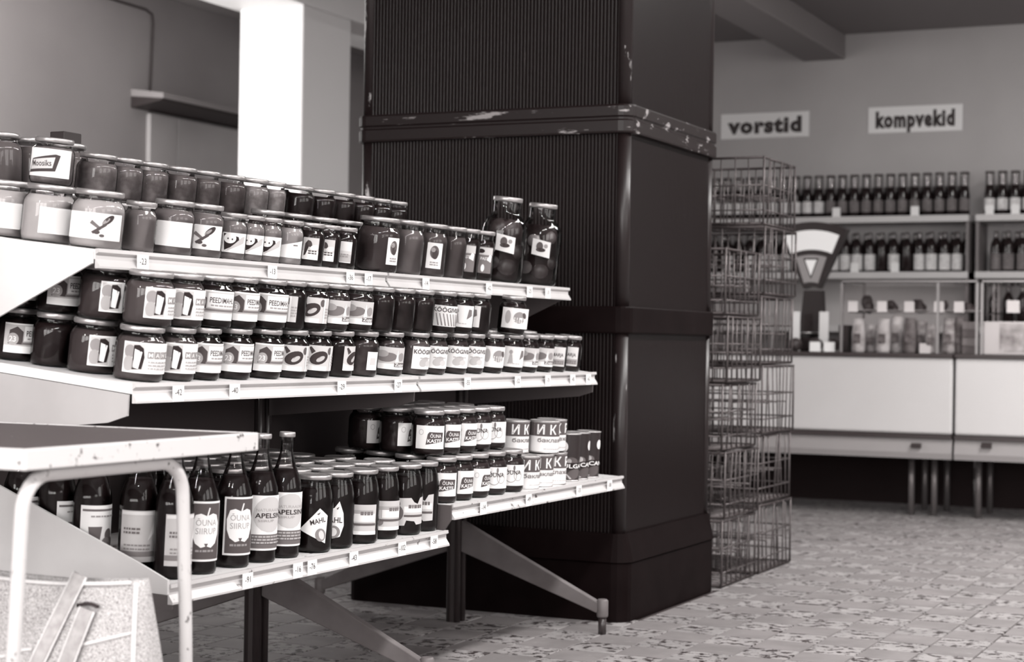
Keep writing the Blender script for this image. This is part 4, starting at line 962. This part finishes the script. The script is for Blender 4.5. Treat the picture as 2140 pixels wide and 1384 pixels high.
bevel(MB().box((0, 0, 0), (.34, .18, .165)).build('carton_body', mat('white_carton', 232, .7), bx), .004)
MB().box((.078, -.0015, .012), (.33, 0, .155)).build('printed_front', mat('carton_print', 185, .7, var=38, scale=18), bx)
for n, (u, r_) in enumerate(((1663, .036), (1705, .04), (1742, .03))):
    o = MB().ball((0, 0, .036), r_, .045, .036, 14).build('meat_piece', m_meat); o.location = (on(u, 690, y=CY + .15).x, CY + .15, CZT)
    tag(o, 'dark lump of smoked meat on the counter before the scale', 'meat', 'meat pieces on the counter')
for u in (1662, 1722): card(u, 640, CY + .215, CZT + .001, .05, .21, 'tall white price slip standing on the counter beside the scale', 'price slips beside the scale')

# ------------------------------------------------------------------ fan dial weighing scale
m_sframe = mat('scale_frame', 40, .35, spec=.5); m_sbody = mat('scale_enamel', 150, .4); m_sdial = mat('scale_dial', 250, .5)
SY = CY + .42; pc = on(1698, 600, y=SY)
scl = thing('weighing_scale', 'old shop weighing scale with fan-shaped white dial on the counter', 'scale', (pc.x, SY, CZT))
zc = pc.z - CZT
def arc(r, a0, a1, n): return [(r * math.sin(math.radians(a0 + (a1 - a0) * k / n)), r * math.cos(math.radians(a0 + (a1 - a0) * k / n))) for k in range(n + 1)]
def fan(poly, y0, y1, name, mt, par=scl): return MB().prism([(x, z - .10 + zc) for x, z in poly], 'y', y0, y1).build(name, mt, par)
fan(arc(.450, -25, 25, 14) + arc(.10, 25, -25, 6), -.03, .05, 'fan_head', m_sframe)
fan(arc(.405, -22, 22, 14) + arc(.300, 22, -22, 10), -.034, -.0305, 'dial', m_sdial)
fan(arc(.272, -18, 18, 10) + arc(.125, 18, -18, 6), -.036, -.0305, 'face_plate', m_sbody)
fan([(-.032, .245), (.032, .245), (0, .158)], -.040, -.0378, 'triangle_window', m_sdial)
fan([(-.042, .254), (.042, .254), (0, .142)], -.0377, -.0362, 'window_frame', m_sframe)
MB().prism([(-.075, 0), (.075, 0), (.055, zc - .02), (-.04, zc - .02)], 'y', -.03, .05).build('column', m_sframe, scl)
bevel(MB().box((-.105, -.17, .0), (.105, .09, .075)).build('base', m_sframe, scl), .012)
MB().lathe([(.02, .072), (.02, .09), (.066, .094), (.072, .102), (.068, .103)], 24, c=(0, -.105, 0)).build('pan', m_tin, scl)

p = on(106, 290, x=-2.60)
o = MB().box((-.02, -.03, 0), (.02, .03, .026)).build('small_box', mat('small_dark_box', 40, .6)); o.location = (-2.60, 3.19, 1.0615 + 2 * .1115); bevel(o, .002)
tag(o, 'small dark box lying on a jar lid on the far side of the rack', 'box')
